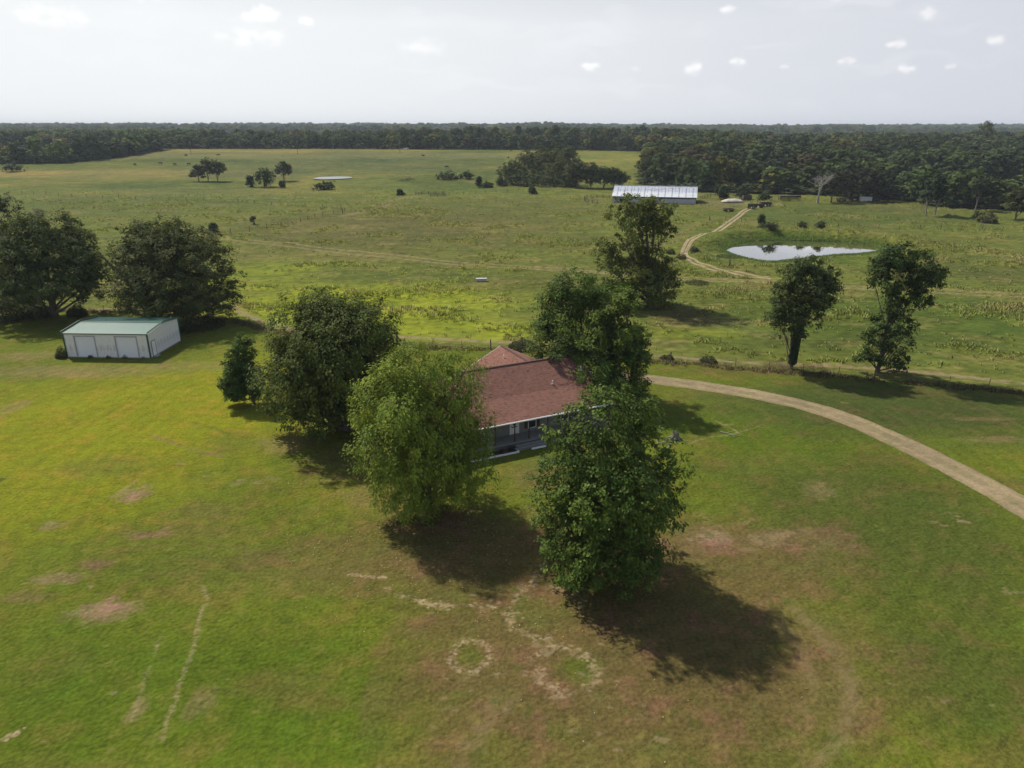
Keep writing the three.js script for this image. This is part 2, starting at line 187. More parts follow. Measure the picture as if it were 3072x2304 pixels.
// worn lines: [points, half width in m, colour, strength, break-up]
const tracks = [
  [smoothLine([[-114.93, -126.56], [-81.84, -122], [-63.78, -123.37], [-56.04, -126.56], [-49.47, -122.69], [-44.85, -117.43], [-38.16, -111.12], [-29.03, -105.92], [-16.65, -104.37], [-7.36, -102.62], [3.68, -100.44], [19.09, -95.23], [34.64, -91.28], [45.89, -89.89], [53.89, -87.61], [63.78, -83.34], [76.38, -78.65]]), 0.5, SOIL, 0.9, 0.5],
  [smoothLine([[-114.74, -221.62], [-87.52, -210.74], [-65.33, -199.97], [-44.57, -186.4], [-28.65, -177.83], [-13.26, -168.1], [3.51, -162.73], [17.19, -158.23], [36.32, -149.88], [53.53, -145.54], [73.73, -139.66], [97.52, -133.41], [118.22, -127.66]]), 0.5, SOIL, 0.75, 0.6],
  [smoothLine([[-112.73, -217.54], [-85.7, -206.12], [-63.78, -194.97], [-43.42, -181.31], [-27.94, -173.16], [-12.99, -164.49], [3.46, -160.17], [16.97, -156.06], [35.87, -147.92], [52.89, -143.68], [72.68, -137.52], [96.19, -131.44], [116.67, -125.84]]), 0.5, SOIL, 0.75, 0.6],
  [smoothLine([[-61.29, -260.35], [-54.51, -280.05], [-50.94, -327.27], [-43.6, -343.36]]), 1.3, TAN, 0.85, 0.5], [smoothLine([[-269.43, -366.46], [-242.31, -355.83], [-199.62, -336.28], [-156.58, -322.93], [-119.09, -310.57], [-66.86, -285.01]]), 0.6, [0.04, 0.05, 0.015], 0.6, 0.5], [smoothLine([[-79.5, -226.92], [-71.99, -246.93], [-70.36, -272.14], [-65.2, -280.05]]), 1.0, BRN, 0.8, 0.5],
  [smoothLine([[36.2, -190.21], [41.93, -194.16], [55.91, -226.92], [72.16, -257.56]]), 0.9, TAN, 0.4, 0.8], [smoothLine([[67.89, -175.8], [80.47, -178.51], [97.01, -188.67], [108.81, -187.91], [120.72, -195.79]]), 0.35, TAN, 0.5, 0.7], [smoothLine([[-78.95, -440.22], [-65.89, -465.82], [-43.59, -477.44]]), 1.0, HAY, 0.5, 0.6],
  [smoothLine([[54.88, -166.28], [51.82, -160.45], [52.37, -153.95]]), 0.3, TAN, 0.5, 0.6], [smoothLine([[113.03, -221.62], [113.47, -206.12], [122.06, -202.57]]), 0.7, BRN, 0.5, 0.6],
  [smoothLine([[-8.69, -41.57], [-7.44, -40.64], [-6.26, -40.03], [-5.13, -39.64], [-3.28, -39.64], [-1.11, -39.49]]), 0.17, SOIL, 0.6, 0.7], [smoothLine([[-6.26, -40.03], [-5.29, -39.74], [-4.37, -39.79]]), 0.2, SOIL, 0.8, 0.8], [smoothLine([[-0.03, -37.31], [0.18, -39.06], [0.5, -40.64], [1.43, -42.21], [2.49, -44.23]]), 0.28, SOIL, 0.62, 0.5],
  [smoothLine([[2.31, -41.67], [3.48, -41.25], [4.5, -40.23], [4.51, -38.59]]), 0.24, SOIL, 0.55, 0.7], [smoothLine([[0.26, -37.22], [1.28, -36.52], [2.58, -36.43]]), 0.14, SOIL, 0.6, 0.8],
  [smoothLine([[-3.72, -34.5], [-3.45, -35.67], [-2.62, -36.22], [-1.71, -35.76], [-1.38, -35.02], [-1.7, -33.99], [-2.6, -33.46], [-3.51, -33.92], [-3.72, -34.5]]), 0.14, SOIL, 0.5, 1], [smoothLine([[1.82, -35.51], [2.67, -35.59], [3.78, -35.3], [4.68, -34.38], [4.91, -33.24], [4.38, -32.25], [3.24, -31.79], [2.34, -32.15], [1.66, -32.98], [1.49, -34.31], [1.86, -35.3]]), 0.2, SOIL, 0.58, 1],
  [smoothLine([[-21.7, -41.99], [-20.72, -40.53], [-20.39, -38.59], [-19.64, -35.93], [-19.34, -34.7], [-19.12, -32.79], [-18.76, -31.38], [-18.53, -29.74], [-18.21, -28.51]]), 0.08, SOIL, 0.22, 1.1], [smoothLine([[-22, -36.69], [-21.63, -34.7], [-21.04, -32.08], [-20.39, -29.74]]), 0.07, SOIL, 0.12, 1.2], [smoothLine([[-37.65, -67.6], [-34.57, -65.87], [-31.43, -63.99], [-28.16, -62.62]]), 0.13, RED, 0.8, 0.8], [smoothLine([[-29.71, -47.56], [-28.71, -48.08], [-27.77, -48.76], [-27.48, -50.15]]), 0.14, RED, 0.8, 0.9],
  [smoothLine([[-34.9, -71.05], [-31.74, -69.41], [-29.1, -67.6]]), 0.2, MOSS, 0.7, 0.5], [smoothLine([[-34.56, -54.35], [-34.33, -55.6], [-33.86, -57.78]]), 0.1, TAN, 0.7, 0.9], [smoothLine([[-26.64, -28.51], [-26.23, -28.81], [-25.99, -29.18]]), 0.1, SOIL, 0.8, 1], [smoothLine([[-11.78, -43.2], [-10.06, -42.86], [-8.89, -42.75]]), 0.1, SOIL, 0.6, 1], [smoothLine([[17.58, -46.15], [19.98, -48.08], [23.26, -49.1]]), 0.35, TAN, 0.45, 1],
  [smoothLine([[17.44, -65.31], [20.21, -67.01], [22.83, -67.84], [26.44, -70.03]]), 0.05, SOIL, 0.14, 1.3], [smoothLine([[22.08, -71.31], [23.29, -69.41], [23.8, -67.84]]), 0.05, SOIL, 0.25, 1.2], [smoothLine([[15.45, -51.62], [16.76, -49.45], [20.18, -50.88]]), 0.2, TAN, 0.35, 1], [smoothLine([[18.37, -40.53], [19.58, -35.93], [19.39, -32.43], [17.79, -29.42], [14.95, -27.08]]), 0.4, TAN, 0.28, 0.6], [smoothLine([[16.63, -40.03], [17.58, -35.93], [17.06, -32.43], [15.5, -29.74]]), 0.35, TAN, 0.18, 0.6], [smoothLine([[-32.96, -43.76], [-29.52, -46.15], [-24.33, -47.1], [-19.05, -46.15]]), 0.25, BRN, 0.35, 0.8], [smoothLine([[-30.5, -41.83], [-27.37, -44.64], [-22.52, -45.23]]), 0.18, MOSS, 0.4, 0.8], [smoothLine([[-28.49, -40.53], [-25.54, -42.92], [-22.15, -43.48]]), 0.18, BRN, 0.35, 0.8], [smoothLine([[-2.44, -26.83], [-1.64, -29.74], [-0.16, -31.73]]), 0.5, TAN, 0.18, 0.7],
];
const WOODR = [...[[77.16, -414.93], [83.03, -395.1], [97.98, -366.46], [128, -353.27], [143.83, -348.25], [164.65, -329.47], [175.49, -320.8], [176.03, -290.14], [199.26, -283.33], [238.99, -269.1], [311.32, -257.56]], [900, -260], [1400, -1000], [230, -1000], [122.16, -653.1]];
const WOODL = [...[[-631.58, -504.44], [-458.7, -523.37], [-374.13, -543.35], [-334.24, -550.3], [-324.37, -576.16], [-317.76, -605.35], [-323.73, -665.34], [-331.65, -704.67]], [-330, -860], [-600, -1500], [-2200, -1500], [-1500, -500]];
const BELTEDGE = [[-341.12, -710.85], [-269, -717.9], [-180.22, -717.9], [-89.78, -704.67], [-2.58, -693.97], [81.69, -680.49], [127.82, -668.16]], WOODB = [...BELTEDGE, [260, -860], [-560, -860]];
const spots = [];      // small pale patches of bare soil
{ const r = rng(8); for (const [x, z, rx, rz, n, s] of [[36.18, -50.21, 2.24, 1.79, 7, 0.24], [34.45, -41.59, 0.96, 1.05, 3, 0.2], [1.88, -30.92, 6.1, 3, 15, 0.2], [-1.26, -34.04, 2.74, 2.31, 9, 0.17], [3.4, -34.08, 2.47, 2.7, 14, 0.16], [-25.97, -59.37, 7.71, 3.77, 6, 0.3], [24.47, -32.87, 3.18, 4.35, 5, 0.14], [6.51, -31.07, 1.28, 1.01, 3, 0.24], [-22.87, -37.92, 10.78, 10.84, 12, 0.12], [-4.55, -40.08, 3.74, 1.49, 9, 0.14], [22.48, -70.11, 2.97, 2.51, 5, 0.16], [-16.54, -59.22, 4.71, 1.88, 7, 0.22], [-24.46, -57.34, 1.25, 0.71, 2, 0.4], [14.93, -48.1, 1.08, 0.8, 6, 0.2]]) for (let i = 0; i < n; i++) spots.push([x + (r() * 2 - 1) * rx, z + (r() * 2 - 1) * rz, s * mix(0.5, 1.5, r()), mix(0.35, 0.9, r())]); }
function raggedMask(x, z, b) {
  const dx = (x - b[0]) / b[2], dz = (z - b[1]) / b[3], q = dx * dx + dz * dz; if (q > 4) return 0;
  const k = b[6]; return b[5] * ss(1.25, 0.35, Math.sqrt(q) + k * 0.55 * fbm(x * 1.4 / Math.sqrt(b[2]) + b[0], z * 1.4 / Math.sqrt(b[3]) + b[1], 3));
}
function paint(x0, x1, d0, d1, w, h) {             // colour of the ground from x0..x1, at d0..d1 metres ahead
  const col = new Float32Array(w * h * 3), cell = (x1 - x0) / w, cellD = (d1 - d0) / h, base = [0.088, 0.108, 0.011], pbase = [0.104, 0.120, 0.022];
  const px = (x) => (x - x0) / cell - 0.5, py = (z) => (-z - d0) / cellD - 0.5;
  const isLawn = new Uint8Array(w * h);
  const fz = new Float32Array(w); for (let i = 0; i < w; i++) fz[i] = fenceZ(x0 + (i + 0.5) * cell);
  for (let j = 0; j < h; j++) { const z = -(d0 + (j + 0.5) * cellD); for (let i = 0; i < w; i++) { const o = (j * w + i) * 3, l = z > fz[i]; isLawn[j * w + i] = l ? 1 : 0; const b = l ? base : pbase; col[o] = b[0]; col[o + 1] = b[1]; col[o + 2] = b[2]; } }
  const blend = (bx0, bx1, bz0, bz1, which, fn) => {
    const i0 = Math.max(0, Math.floor(px(bx0))), i1 = Math.min(w - 1, Math.ceil(px(bx1))), j0 = Math.max(0, Math.floor(py(bz1))), j1 = Math.min(h - 1, Math.ceil(py(bz0)));
    for (let j = j0; j <= j1; j++) for (let i = i0; i <= i1; i++) { if (which >= 0 && isLawn[j * w + i] !== which) continue; const x = x0 + (i + 0.5) * cell, z = -(d0 + (j + 0.5) * cellD), r = fn(x, z); if (!r || r[1] <= 0) continue; const o = (j * w + i) * 3, c = r[0], a = Math.min(1, r[1]); col[o] += (c[0] - col[o]) * a; col[o + 1] += (c[1] - col[o + 1]) * a; col[o + 2] += (c[2] - col[o + 2]) * a; }
  };
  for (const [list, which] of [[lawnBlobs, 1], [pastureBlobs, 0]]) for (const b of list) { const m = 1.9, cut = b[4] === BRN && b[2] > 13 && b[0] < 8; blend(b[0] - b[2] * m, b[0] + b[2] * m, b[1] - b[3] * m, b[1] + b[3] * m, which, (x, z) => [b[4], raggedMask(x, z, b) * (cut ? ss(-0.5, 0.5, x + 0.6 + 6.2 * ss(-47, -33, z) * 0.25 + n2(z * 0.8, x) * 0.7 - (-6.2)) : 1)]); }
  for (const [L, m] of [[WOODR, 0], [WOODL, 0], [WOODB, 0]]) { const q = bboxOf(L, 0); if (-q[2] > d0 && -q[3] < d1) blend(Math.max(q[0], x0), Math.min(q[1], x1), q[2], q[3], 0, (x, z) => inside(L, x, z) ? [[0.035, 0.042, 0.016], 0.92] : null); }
  // uneven growth: broad tone, clumps and fine mottling
  for (let j = 0; j < h; j++) { const z = -(d0 + (j + 0.5) * cellD); for (let i = 0; i < w; i++) {
    const x = x0 + (i + 0.5) * cell, o = (j * w + i) * 3; let r = col[o], g = col[o + 1], b = col[o + 2];
    if (isLawn[j * w + i]) {
      const a = fbm(x * 0.13, z * 0.13, 3), m = fbm(x * 0.9 + 40, z * 0.9, 3), f = fbm(x * 4.1, z * 4.1 + 9, 3), y = fbm(x * 0.33 + 9, z * 0.33, 3), sw = n2(x * 0.5 + z * 0.25, z * 1.6 - x * 0.55);
      const dry = ss(0.0, 0.6, y + m * 0.35) * 0.6, bare = ss(0.12, 0.62, fbm(x * 0.085 + 33, z * 0.17 + 3, 4) + m * 0.12) * 0.42 * ss(-30, -5, x + 14 + z * 0.1); r = mix(r, r * 1.28 + 0.012, dry); g = mix(g, g * 0.96, dry); b = mix(b, b * 1.5 + 0.004, dry); r = mix(r, 0.105, bare); g = mix(g, 0.082, bare); b = mix(b, 0.026, bare);
      const lush = ss(0.1, 0.8, -y + m * 0.3) * 0.4; r = mix(r, r * 0.78, lush); g = mix(g, g * 1.02, lush);
      const k = 1 + a * 0.14 + m * 0.2 + f * 0.42 + 0.035 * Math.sin(Math.hypot(x - 2, z + 66) * 4.2 + a * 3) + sw * 0.05; r *= k; g *= k; b *= k;
    } else {
      const st = fbm(x * 0.045, z * 0.075, 3), a = fbm(x * 0.16 + 50, z * 0.22, 4), m = fbm(x * 0.62, z * 0.72 + 30, 4), y = fbm(x * 0.07 + 90, z * 0.12, 4);
      const tg = tallGrass(x, z) * ss(600, 300, -z), hay = ss(0.1, 0.65, y + m * 0.3) * 0.6 * (1 - 0.75 * ss(0.14, 0.18, g)); r = mix(r * 0.9, r * 1.3 + 0.008, tg); g = mix(g * 0.9, g * 1.24 + 0.006, tg); b = mix(b * 0.95, b * 1.15, tg); r = mix(r, 0.155, hay); g = mix(g, 0.128, hay); b = mix(b, 0.044, hay);
      const lush = ss(0.12, 0.65, -a + st * 0.5 + m * 0.25) * 0.5; r = mix(r, r * 0.62, lush); g = mix(g, g * 0.84, lush); b = mix(b, b * 0.9, lush);
      const fr = ss(250, 420, -z), lg = fr * fbm(x * 0.012 + 5, z * 0.02, 4), k = 1 + st * 0.18 + a * 0.26 + m * 0.42 + lg * 0.35; r *= 1 + lg * 0.3; r *= k; g *= k; b *= k;
    }
    col[o] = r; col[o + 1] = g; col[o + 2] = b; } }
  for (const [L, hw, c, s, br] of tracks) { if (hw < 0.3 && c !== MOSS) { const q = bboxOf(L, 1); if (q[1] < x0 || q[0] > x1 || -q[2] < d0 || -q[3] > d1) continue; const r = rng(Math.round(L[0][0] * 31 + L[0][1] * 17 + 5000)); for (let k = 0; k + 1 < L.length; k++) { const ln = Math.hypot(L[k + 1][0] - L[k][0], L[k + 1][1] - L[k][1]), n = Math.ceil(ln * (9 + 2.2 / hw)); for (let i = 0; i < n; i++) { const t = r(), w = hw * (r() + r() + r() - 1.5) * 1.9, X0 = mix(L[k][0], L[k + 1][0], t) + w, Z0 = mix(L[k][1], L[k + 1][1], t) + hw * (r() + r() + r() - 1.5) * 1.9, rr = mix(0.05, 0.2, r() * r()) + hw * 0.45 * r(), al = s * mix(0.3, 1.0, r()) * ss(-0.5, 0.0, n2(X0 * 0.8, Z0 * 0.8)), gl = mix(0.85, 1.5, r()), cc = [c[0] * gl, c[1] * gl, c[2] * gl]; blend(X0 - rr * 2, X0 + rr * 2, Z0 - rr * 2, Z0 + rr * 2, 1, (x, z) => [cc, al * ss(1.4, 0.2, Math.hypot(x - X0, (z - Z0) * 1.3) / rr + fbm(x * 4.1, z * 4.1, 2) * 1.1)]); } } continue; } const bb = bboxOf(L, hw * 3 + 0.4); if (bb[1] < x0 || bb[0] > x1 || -bb[2] < d0 || -bb[3] > d1) continue; const reach = hw * 2.2 + cell; for (let k = 0; k + 1 < L.length; k++) { const sg = [L[k], L[k + 1]], q = bboxOf(sg, reach * 1.6); blend(q[0], q[1], q[2], q[3], -1, (x, z) => { const d = polyDist(sg, x + n2(x * 0.9, z * 0.9) * hw * 1.1 * br, z + n2(x * 0.9 + 70, z * 0.9) * hw * 1.1 * br); return [c, s * (hw > 0.3 ? 0.9 : 0.58) * ss(reach, hw * 0.1, d) * clamp((hw > 0.3 ? 0.85 : 0.6) + br * 2.6 * fbm(x * 0.5 / (0.15 + hw), z * 0.5 / (0.15 + hw), 4) - br * 0.25)]; }); } }
  { const r = rng(515); for (let i = 0; i < 900; i++) { const d = mix(26, 95, Math.pow(r(), 1.3)), x = (r() * 2 - 1) * d * 0.75, z = -d, rr = mix(0.12, 0.6, r() * r()), c = r() < 0.55 ? [0.045, 0.075, 0.010] : r() < 0.6 ? [0.17, 0.15, 0.04] : BRN, al = mix(0.15, 0.5, r()); if (z < fenceZ(x)) continue; blend(x - rr * 2, x + rr * 2, z - rr * 2, z + rr * 2, 1, (X, Z) => [c, al * ss(1.4, 0.2, Math.hypot(X - x, Z - z) / rr + fbm(X * 2.6, Z * 2.6, 3) * 1.4)]); } }
  for (const [x, z, rr, a] of spots) blend(x - rr * 3, x + rr * 3, z - rr * 3, z + rr * 3, -1, (X, Z) => [SOIL, a * 0.65 * ss(1.5, 0.3, Math.hypot((X - x) * 0.7, (Z - z) * 1.25) / rr + fbm(X * 3.1, Z * 3.1, 3) * 1.3)]);
  const out = new Uint8Array(w * h * 4); for (let k = 0; k < w * h; k++) { for (let c = 0; c < 3; c++) out[k * 4 + c] = SRGB[Math.round(clamp(col[k * 3 + c]) * 4096)]; out[k * 4 + 3] = 255; }
  const t = new THREE.DataTexture(out, w, h); t.colorSpace = THREE.SRGBColorSpace; t.magFilter = THREE.LinearFilter; t.minFilter = THREE.LinearMipmapLinearFilter; t.generateMipmaps = true; t.needsUpdate = true;
  t.repeat.set(1 / (x1 - x0), 1 / (d1 - d0)); t.offset.set(-x0 / (x1 - x0), -d0 / (d1 - d0)); return t;
}
const bumpTex = texture(512, 512, (x, y) => { const u = x / 512, v = y / 512; let s = 0, a = 0.5; for (const k of [8, 16, 32, 64]) { // wraps round
    const q = (p) => { const X = u * k, Y = v * k, fx = Math.floor(X), fy = Math.floor(Y), f = (t) => t * t * (3 - 2 * t), hh = (i, j) => PERM[PERM[((fx + i) % k + p) & 255] + ((fy + j) % k)] / 255; return mix(mix(hh(0, 0), hh(1, 0), f(X - fx)), mix(hh(0, 1), hh(1, 1), f(X - fx)), f(Y - fy)); }; s += a * q(k); a *= 0.62; } const c = s / 1.12; return [c, c, c]; }, null, false);
// ------------------------------------------------------------------ the ground: one sheet, finer where it is near
{
  // [x0, x1, d0, d1, cell, map w, map h, bump size in m, bump height]
  const patches = [[-46, 46, 16, 58, 1, 2048, 1280, 3.1, 0.12], [-92, 92, 58, 126, 1, 2048, 1280, 3.7, 0.12], [-222, 222, 126, 330, 1.2, 2048, 1536, 6, 0.4], [-560, 560, 330, 800, 5, 2048, 1024, 14, 0.7]];
  const xs = new Set(), ds = new Set();
  const lines = (lo, hi, step) => { const n = Math.ceil((hi - lo) / step); return [...Array(n + 1).keys()].map((i) => lo + (hi - lo) * i / n); };
  const mats = [], pos = [], uv = [], idx = [], groups = []; let base = 0;
  const sheet = (X, D, mi) => {
    const s = idx.length;
    for (const d of D) for (const x of X) { pos.push(x, HT(x, -d), -d); uv.push(x, d); }
    for (let j = 0; j + 1 < D.length; j++) for (let i = 0; i + 1 < X.length; i++) { const a = base + j * X.length + i, b = a + X.length; idx.push(a, a + 1, b + 1, a, b + 1, b); }
    base += X.length * D.length; groups.push([s, idx.length - s, mi]);
  };
  for (const [x0, x1, d0, d1, cell, w, h, bs, bh] of patches) {
    const bump = bumpTex.clone(); bump.repeat.set(1 / bs, 1 / bs);
    mats.push(new THREE.MeshPhysicalMaterial({ specularIntensity: 0.12, map: paint(x0, x1, d0, d1, w, h), roughness: 1, bumpMap: bump, bumpScale: bh }));
    sheet(lines(x0, x1, cell), lines(d0, d1, cell), mats.length - 1);
  }
  const outer = texture(512, 512, (x, y) => { const k = 1 + 0.35 * fbm(x * 0.05, y * 0.05, 4), g = ss(-0.3, 0.4, fbm(x * 0.03 + 9, y * 0.03, 3)); return [mix(0.085, 0.055, g) * k, mix(0.098, 0.085, g) * k, 0.014 * k]; }, [1 / 300, 1 / 300]);
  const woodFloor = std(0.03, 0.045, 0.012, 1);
  mats.push(new THREE.MeshPhysicalMaterial({ specularIntensity: 0.12, map: outer, roughness: 1 }), woodFloor); const mo = mats.length - 2;
  for (const s of [-1, 1]) { const o = (a, b, st) => { const l = lines(a, b, st); return s > 0 ? l : l.map((v) => -v).reverse(); };
    sheet(o(46, 400, 40), lines(16, 58, 7), mo); sheet(o(92, 500, 40), lines(58, 126, 10), mo); sheet(o(222, 900, 40), lines(126, 330, 20), mo); sheet(o(560, 2400, 60), lines(330, 800, 40), mo); }
  sheet(lines(-400, 400, 40), lines(-400, 16, 52), mo);
  sheet(lines(-5200, 5200, 130), lines(800, 5600, 80), mo + 1);
  const g = new THREE.BufferGeometry(); g.setAttribute('position', new THREE.Float32BufferAttribute(pos, 3)); g.setAttribute('uv', new THREE.Float32BufferAttribute(uv, 2)); g.setIndex(idx); g.computeVertexNormals();
  for (const [a, b, m] of groups) g.addGroup(a, b, m);
  structure('ground', g, mats);
}
// ------------------------------------------------------------------ driveway, farm lane, ponds
function ribbon(L, half, lift, mat, name, seed, drop = 0) {      // a strip of gravel along points, ragged at both edges, crowned in the middle
  const c = new THREE.CatmullRomCurve3(L.map(([x, z]) => V(x, 0, z))), len = c.getLength(), n = Math.ceil(len / 0.5), pos = [], uv = [], idx = [], cross = [-1, -0.82, -0.5, -0.2, 0, 0.2, 0.5, 0.82, 1], col = [], nc = 9;
  for (let i = 0; i <= n; i++) { const t = i / n, p = c.getPointAt(t), g = c.getTangentAt(t), nx = -g.z, nz = g.x; for (const k of cross) { const e = Math.abs(k) === 1 ? 1 + 0.10 * n2(i * 0.17 + seed, k * 9) + 0.12 * n2(i * 0.71 + seed, k * 5) : 1, x = p.x + nx * half * k * e, z = p.z + nz * half * k * e; pos.push(x, HT(x, z) + (Math.abs(k) === 1 ? 0.004 : lift), z); uv.push(x, -z); const q = Math.abs(k), gr = clamp((q > 0.9 ? 0.75 : q > 0.7 ? 0.25 : q < 0.3 ? 0.42 : 0) * (0.6 + 1.3 * n2(x * 0.35, z * 0.35) + 0.6 * n2(x * 1.3, z * 1.3))); col.push(mix(q === 0.5 ? 1.08 : 0.96, 0.5, gr), mix(q === 0.5 ? 1.06 : 0.96, 0.62, gr), mix(q === 0.5 ? 1.04 : 0.96, 0.32, gr)); } }
  for (let i = 0; i < n; i++) for (let j = 0; j < nc - 1; j++) { const a = i * nc + j; idx.push(a, a + nc, a + nc + 1, a, a + nc + 1, a + 1); }
  const g = new THREE.BufferGeometry(); g.setAttribute('position', new THREE.Float32BufferAttribute(pos, 3)); g.setAttribute('uv', new THREE.Float32BufferAttribute(uv, 2)); g.setAttribute('color', new THREE.Float32BufferAttribute(col, 3)); g.setIndex(idx); g.computeVertexNormals();
  if (g.attributes.normal.getY(2) < 0) { const ix = g.index.array; for (let i = 0; i < ix.length; i += 3) [ix[i], ix[i + 1]] = [ix[i + 1], ix[i]]; g.computeVertexNormals(); }
  return structure(name, g, mat);
}
const tileNoise = (x, y, k, p) => { const X = x * k, Y = y * k, fx = Math.floor(X), fy = Math.floor(Y), f = (t) => t * t * (3 - 2 * t), hh = (i, j) => PERM[PERM[(((fx + i) % k + k) % k + p) & 255] + (((fy + j) % k + k) % k)] / 255; return mix(mix(hh(0, 0), hh(1, 0), f(X - fx)), mix(hh(0, 1), hh(1, 1), f(X - fx)), f(Y - fy)); };
const gravelTex = texture(1024, 1024, (x, y) => { const u = x / 1024, v = y / 1024, a = tileNoise(u, v, 6, 3), b = tileNoise(u, v, 40, 9), c = tileNoise(u, v, 150, 17), d = tileNoise(u, v, 19, 40), gr = ss(0.78, 0.95, d * 0.7 + b * 0.4) * 0.6, k = 0.72 + 0.25 * a + 0.28 * b + 0.34 * (c - 0.5); return [mix(0.215, 0.12, gr) * k, mix(0.166, 0.11, gr) * k, mix(0.090, 0.035, gr) * k]; }, [1 / 22, 1 / 22]);
const gravelMat = new THREE.MeshStandardMaterial({ vertexColors: true, map: gravelTex, roughness: 1, bumpMap: (() => { const b = bumpTex.clone(); b.repeat.set(1 / 1.3, 1 / 1.3); return b; })(), bumpScale: 0.03 });
ribbon([[11.07, -87.42], [17.62, -85.07], [25.61, -81.5], [31.78, -77.58], [36.33, -72.62], [40.35, -63.04], [43.01, -52.68], [43.42, -47.1], [42.79, -40.03]], 1.65, 0.035, gravelMat, 'gravel_driveway', 3);
const laneMat = new THREE.MeshStandardMaterial({ vertexColors: true, map: texture(512, 512, (x, y) => { const u = x / 512, v = y / 512, k = 0.7 + 0.3 * tileNoise(u, v, 8, 3) + 0.3 * tileNoise(u, v, 30, 8); return [0.25 * k, 0.19 * k, 0.11 * k]; }, [1 / 30, 1 / 30]), roughness: 1 });
const LANE = smoothLine([[105.16, -299.09], [90.8, -283.33], [80.09, -258.25], [60.98, -217.54], [49.16, -194.97], [43.82, -182.02], [42.63, -173.81], [44.38, -161.3], [48.21, -154.21], [54.43, -148.16]]), LANEBOX = (() => { const b = bboxOf(LANE, 4); return [[b[0], b[2]], [b[1], b[2]], [b[1], b[3]], [b[0], b[3]]]; })();
ribbon([[112.24, -305.69], [102.65, -297.26], [95.11, -290.14], [90.44, -283.33], [79.64, -258.95], [60.69, -218.54], [48.84, -195.79], [43.34, -182.02], [41.92, -173.16], [43.74, -160.45], [47.68, -153.43], [54.02, -146.96]], 0.46, 0.03, laneMat, 'dirt_track', 11);
ribbon([[99, -291.89], [94.75, -286.7], [90.5, -280.05], [80.54, -257.56], [61.41, -216.54], [49.59, -194.16], [44.41, -182.02], [43.35, -174.47], [45.03, -162.16], [48.85, -155], [54.85, -149.39]], 0.46, 0.03, laneMat, 'dirt_track', 17);
const waterMat = new THREE.MeshPhysicalMaterial({ color: lin(0.035, 0.040, 0.020), roughness: 0.03, ior: 1.6, clearcoat: 1, clearcoatRoughness: 0.02 });
function water(L, y, name) {
  const cx = L.reduce((s, p) => s + p[0], 0) / L.length, cz = L.reduce((s, p) => s + p[1], 0) / L.length, sh = new THREE.Shape(L.map(([x, z]) => { const d = Math.hypot(x - cx, z - cz), k = 1 + 2.4 / d; return new THREE.Vector2(cx + (x - cx) * k, -(cz + (z - cz) * k)); }));
  const g = new THREE.ShapeGeometry(sh); g.rotateX(-Math.PI / 2); g.translate(0, y, 0); return structure(name, g, waterMat);
}
water(pondShore, PLEV, 'pond_water');
water(farPondShore, FARLEV, 'pond_water').material = new THREE.MeshPhysicalMaterial({ color: lin(0.05, 0.055, 0.035), roughness: 0.32, ior: 1.6, clearcoat: 1, clearcoatRoughness: 0.3 });

// ------------------------------------------------------------------ trees: trunk and limbs, and a crown of single leaves gathered in sprays
const bark = new THREE.MeshStandardMaterial({ map: texture(128, 256, (x, y) => { const k = 0.55 + 0.5 * tileNoise(x / 128, y / 256, 9, 3) + 0.5 * tileNoise(x / 128, y / 512, 32, 6) - 0.15; return [0.105 * k, 0.085 * k, 0.062 * k]; }, [2, 2]), roughness: 1 });
const greyBark = std(0.20, 0.18, 0.155, 1);
const leafMat = (t, rough = 0.75) => new THREE.MeshPhysicalMaterial({ color: 0xffffff, vertexColors: true, roughness: rough, transmission: t, thickness: 0, side: THREE.DoubleSide, specularIntensity: 0.3 });
const LEAF = leafMat(0.24, 0.8), LEAFDULL = leafMat(0.2, 0.85);
class Leaves {
  constructor() { this.p = []; this.c = []; }
  leaf(x, y, z, nx, ny, nz, ax, ay, az, len, wid, r, g, b) {       // centre, normal, direction of the midrib
    let l = 1 / Math.hypot(nx, ny, nz); nx *= l; ny *= l; nz *= l; const d = ax * nx + ay * ny + az * nz; ax -= d * nx; ay -= d * ny; az -= d * nz; l = 1 / (Math.hypot(ax, ay, az) || 1); ax *= l; ay *= l; az *= l;
    const sx = ay * nz - az * ny, sy = az * nx - ax * nz, sz = ax * ny - ay * nx, h = len / 2, w = wid / 2, f = wid * 0.18;
    const A = [x - ax * h, y - ay * h, z - az * h], B = [x + ax * h, y + ay * h, z + az * h], C = [x + sx * w + nx * f, y + sy * w + ny * f, z + sz * w + nz * f], D = [x - sx * w + nx * f, y - sy * w + ny * f, z - sz * w + nz * f];
    this.p.push(...A, ...C, ...B, ...A, ...B, ...D); for (let i = 0; i < 6; i++) this.c.push(r, g, b);
  }
  geometry() { const g = new THREE.BufferGeometry(); g.setAttribute('position', new THREE.Float32BufferAttribute(this.p, 3)); g.setAttribute('color', new THREE.Float32BufferAttribute(this.c, 3)); g.computeVertexNormals(); return g; }
}
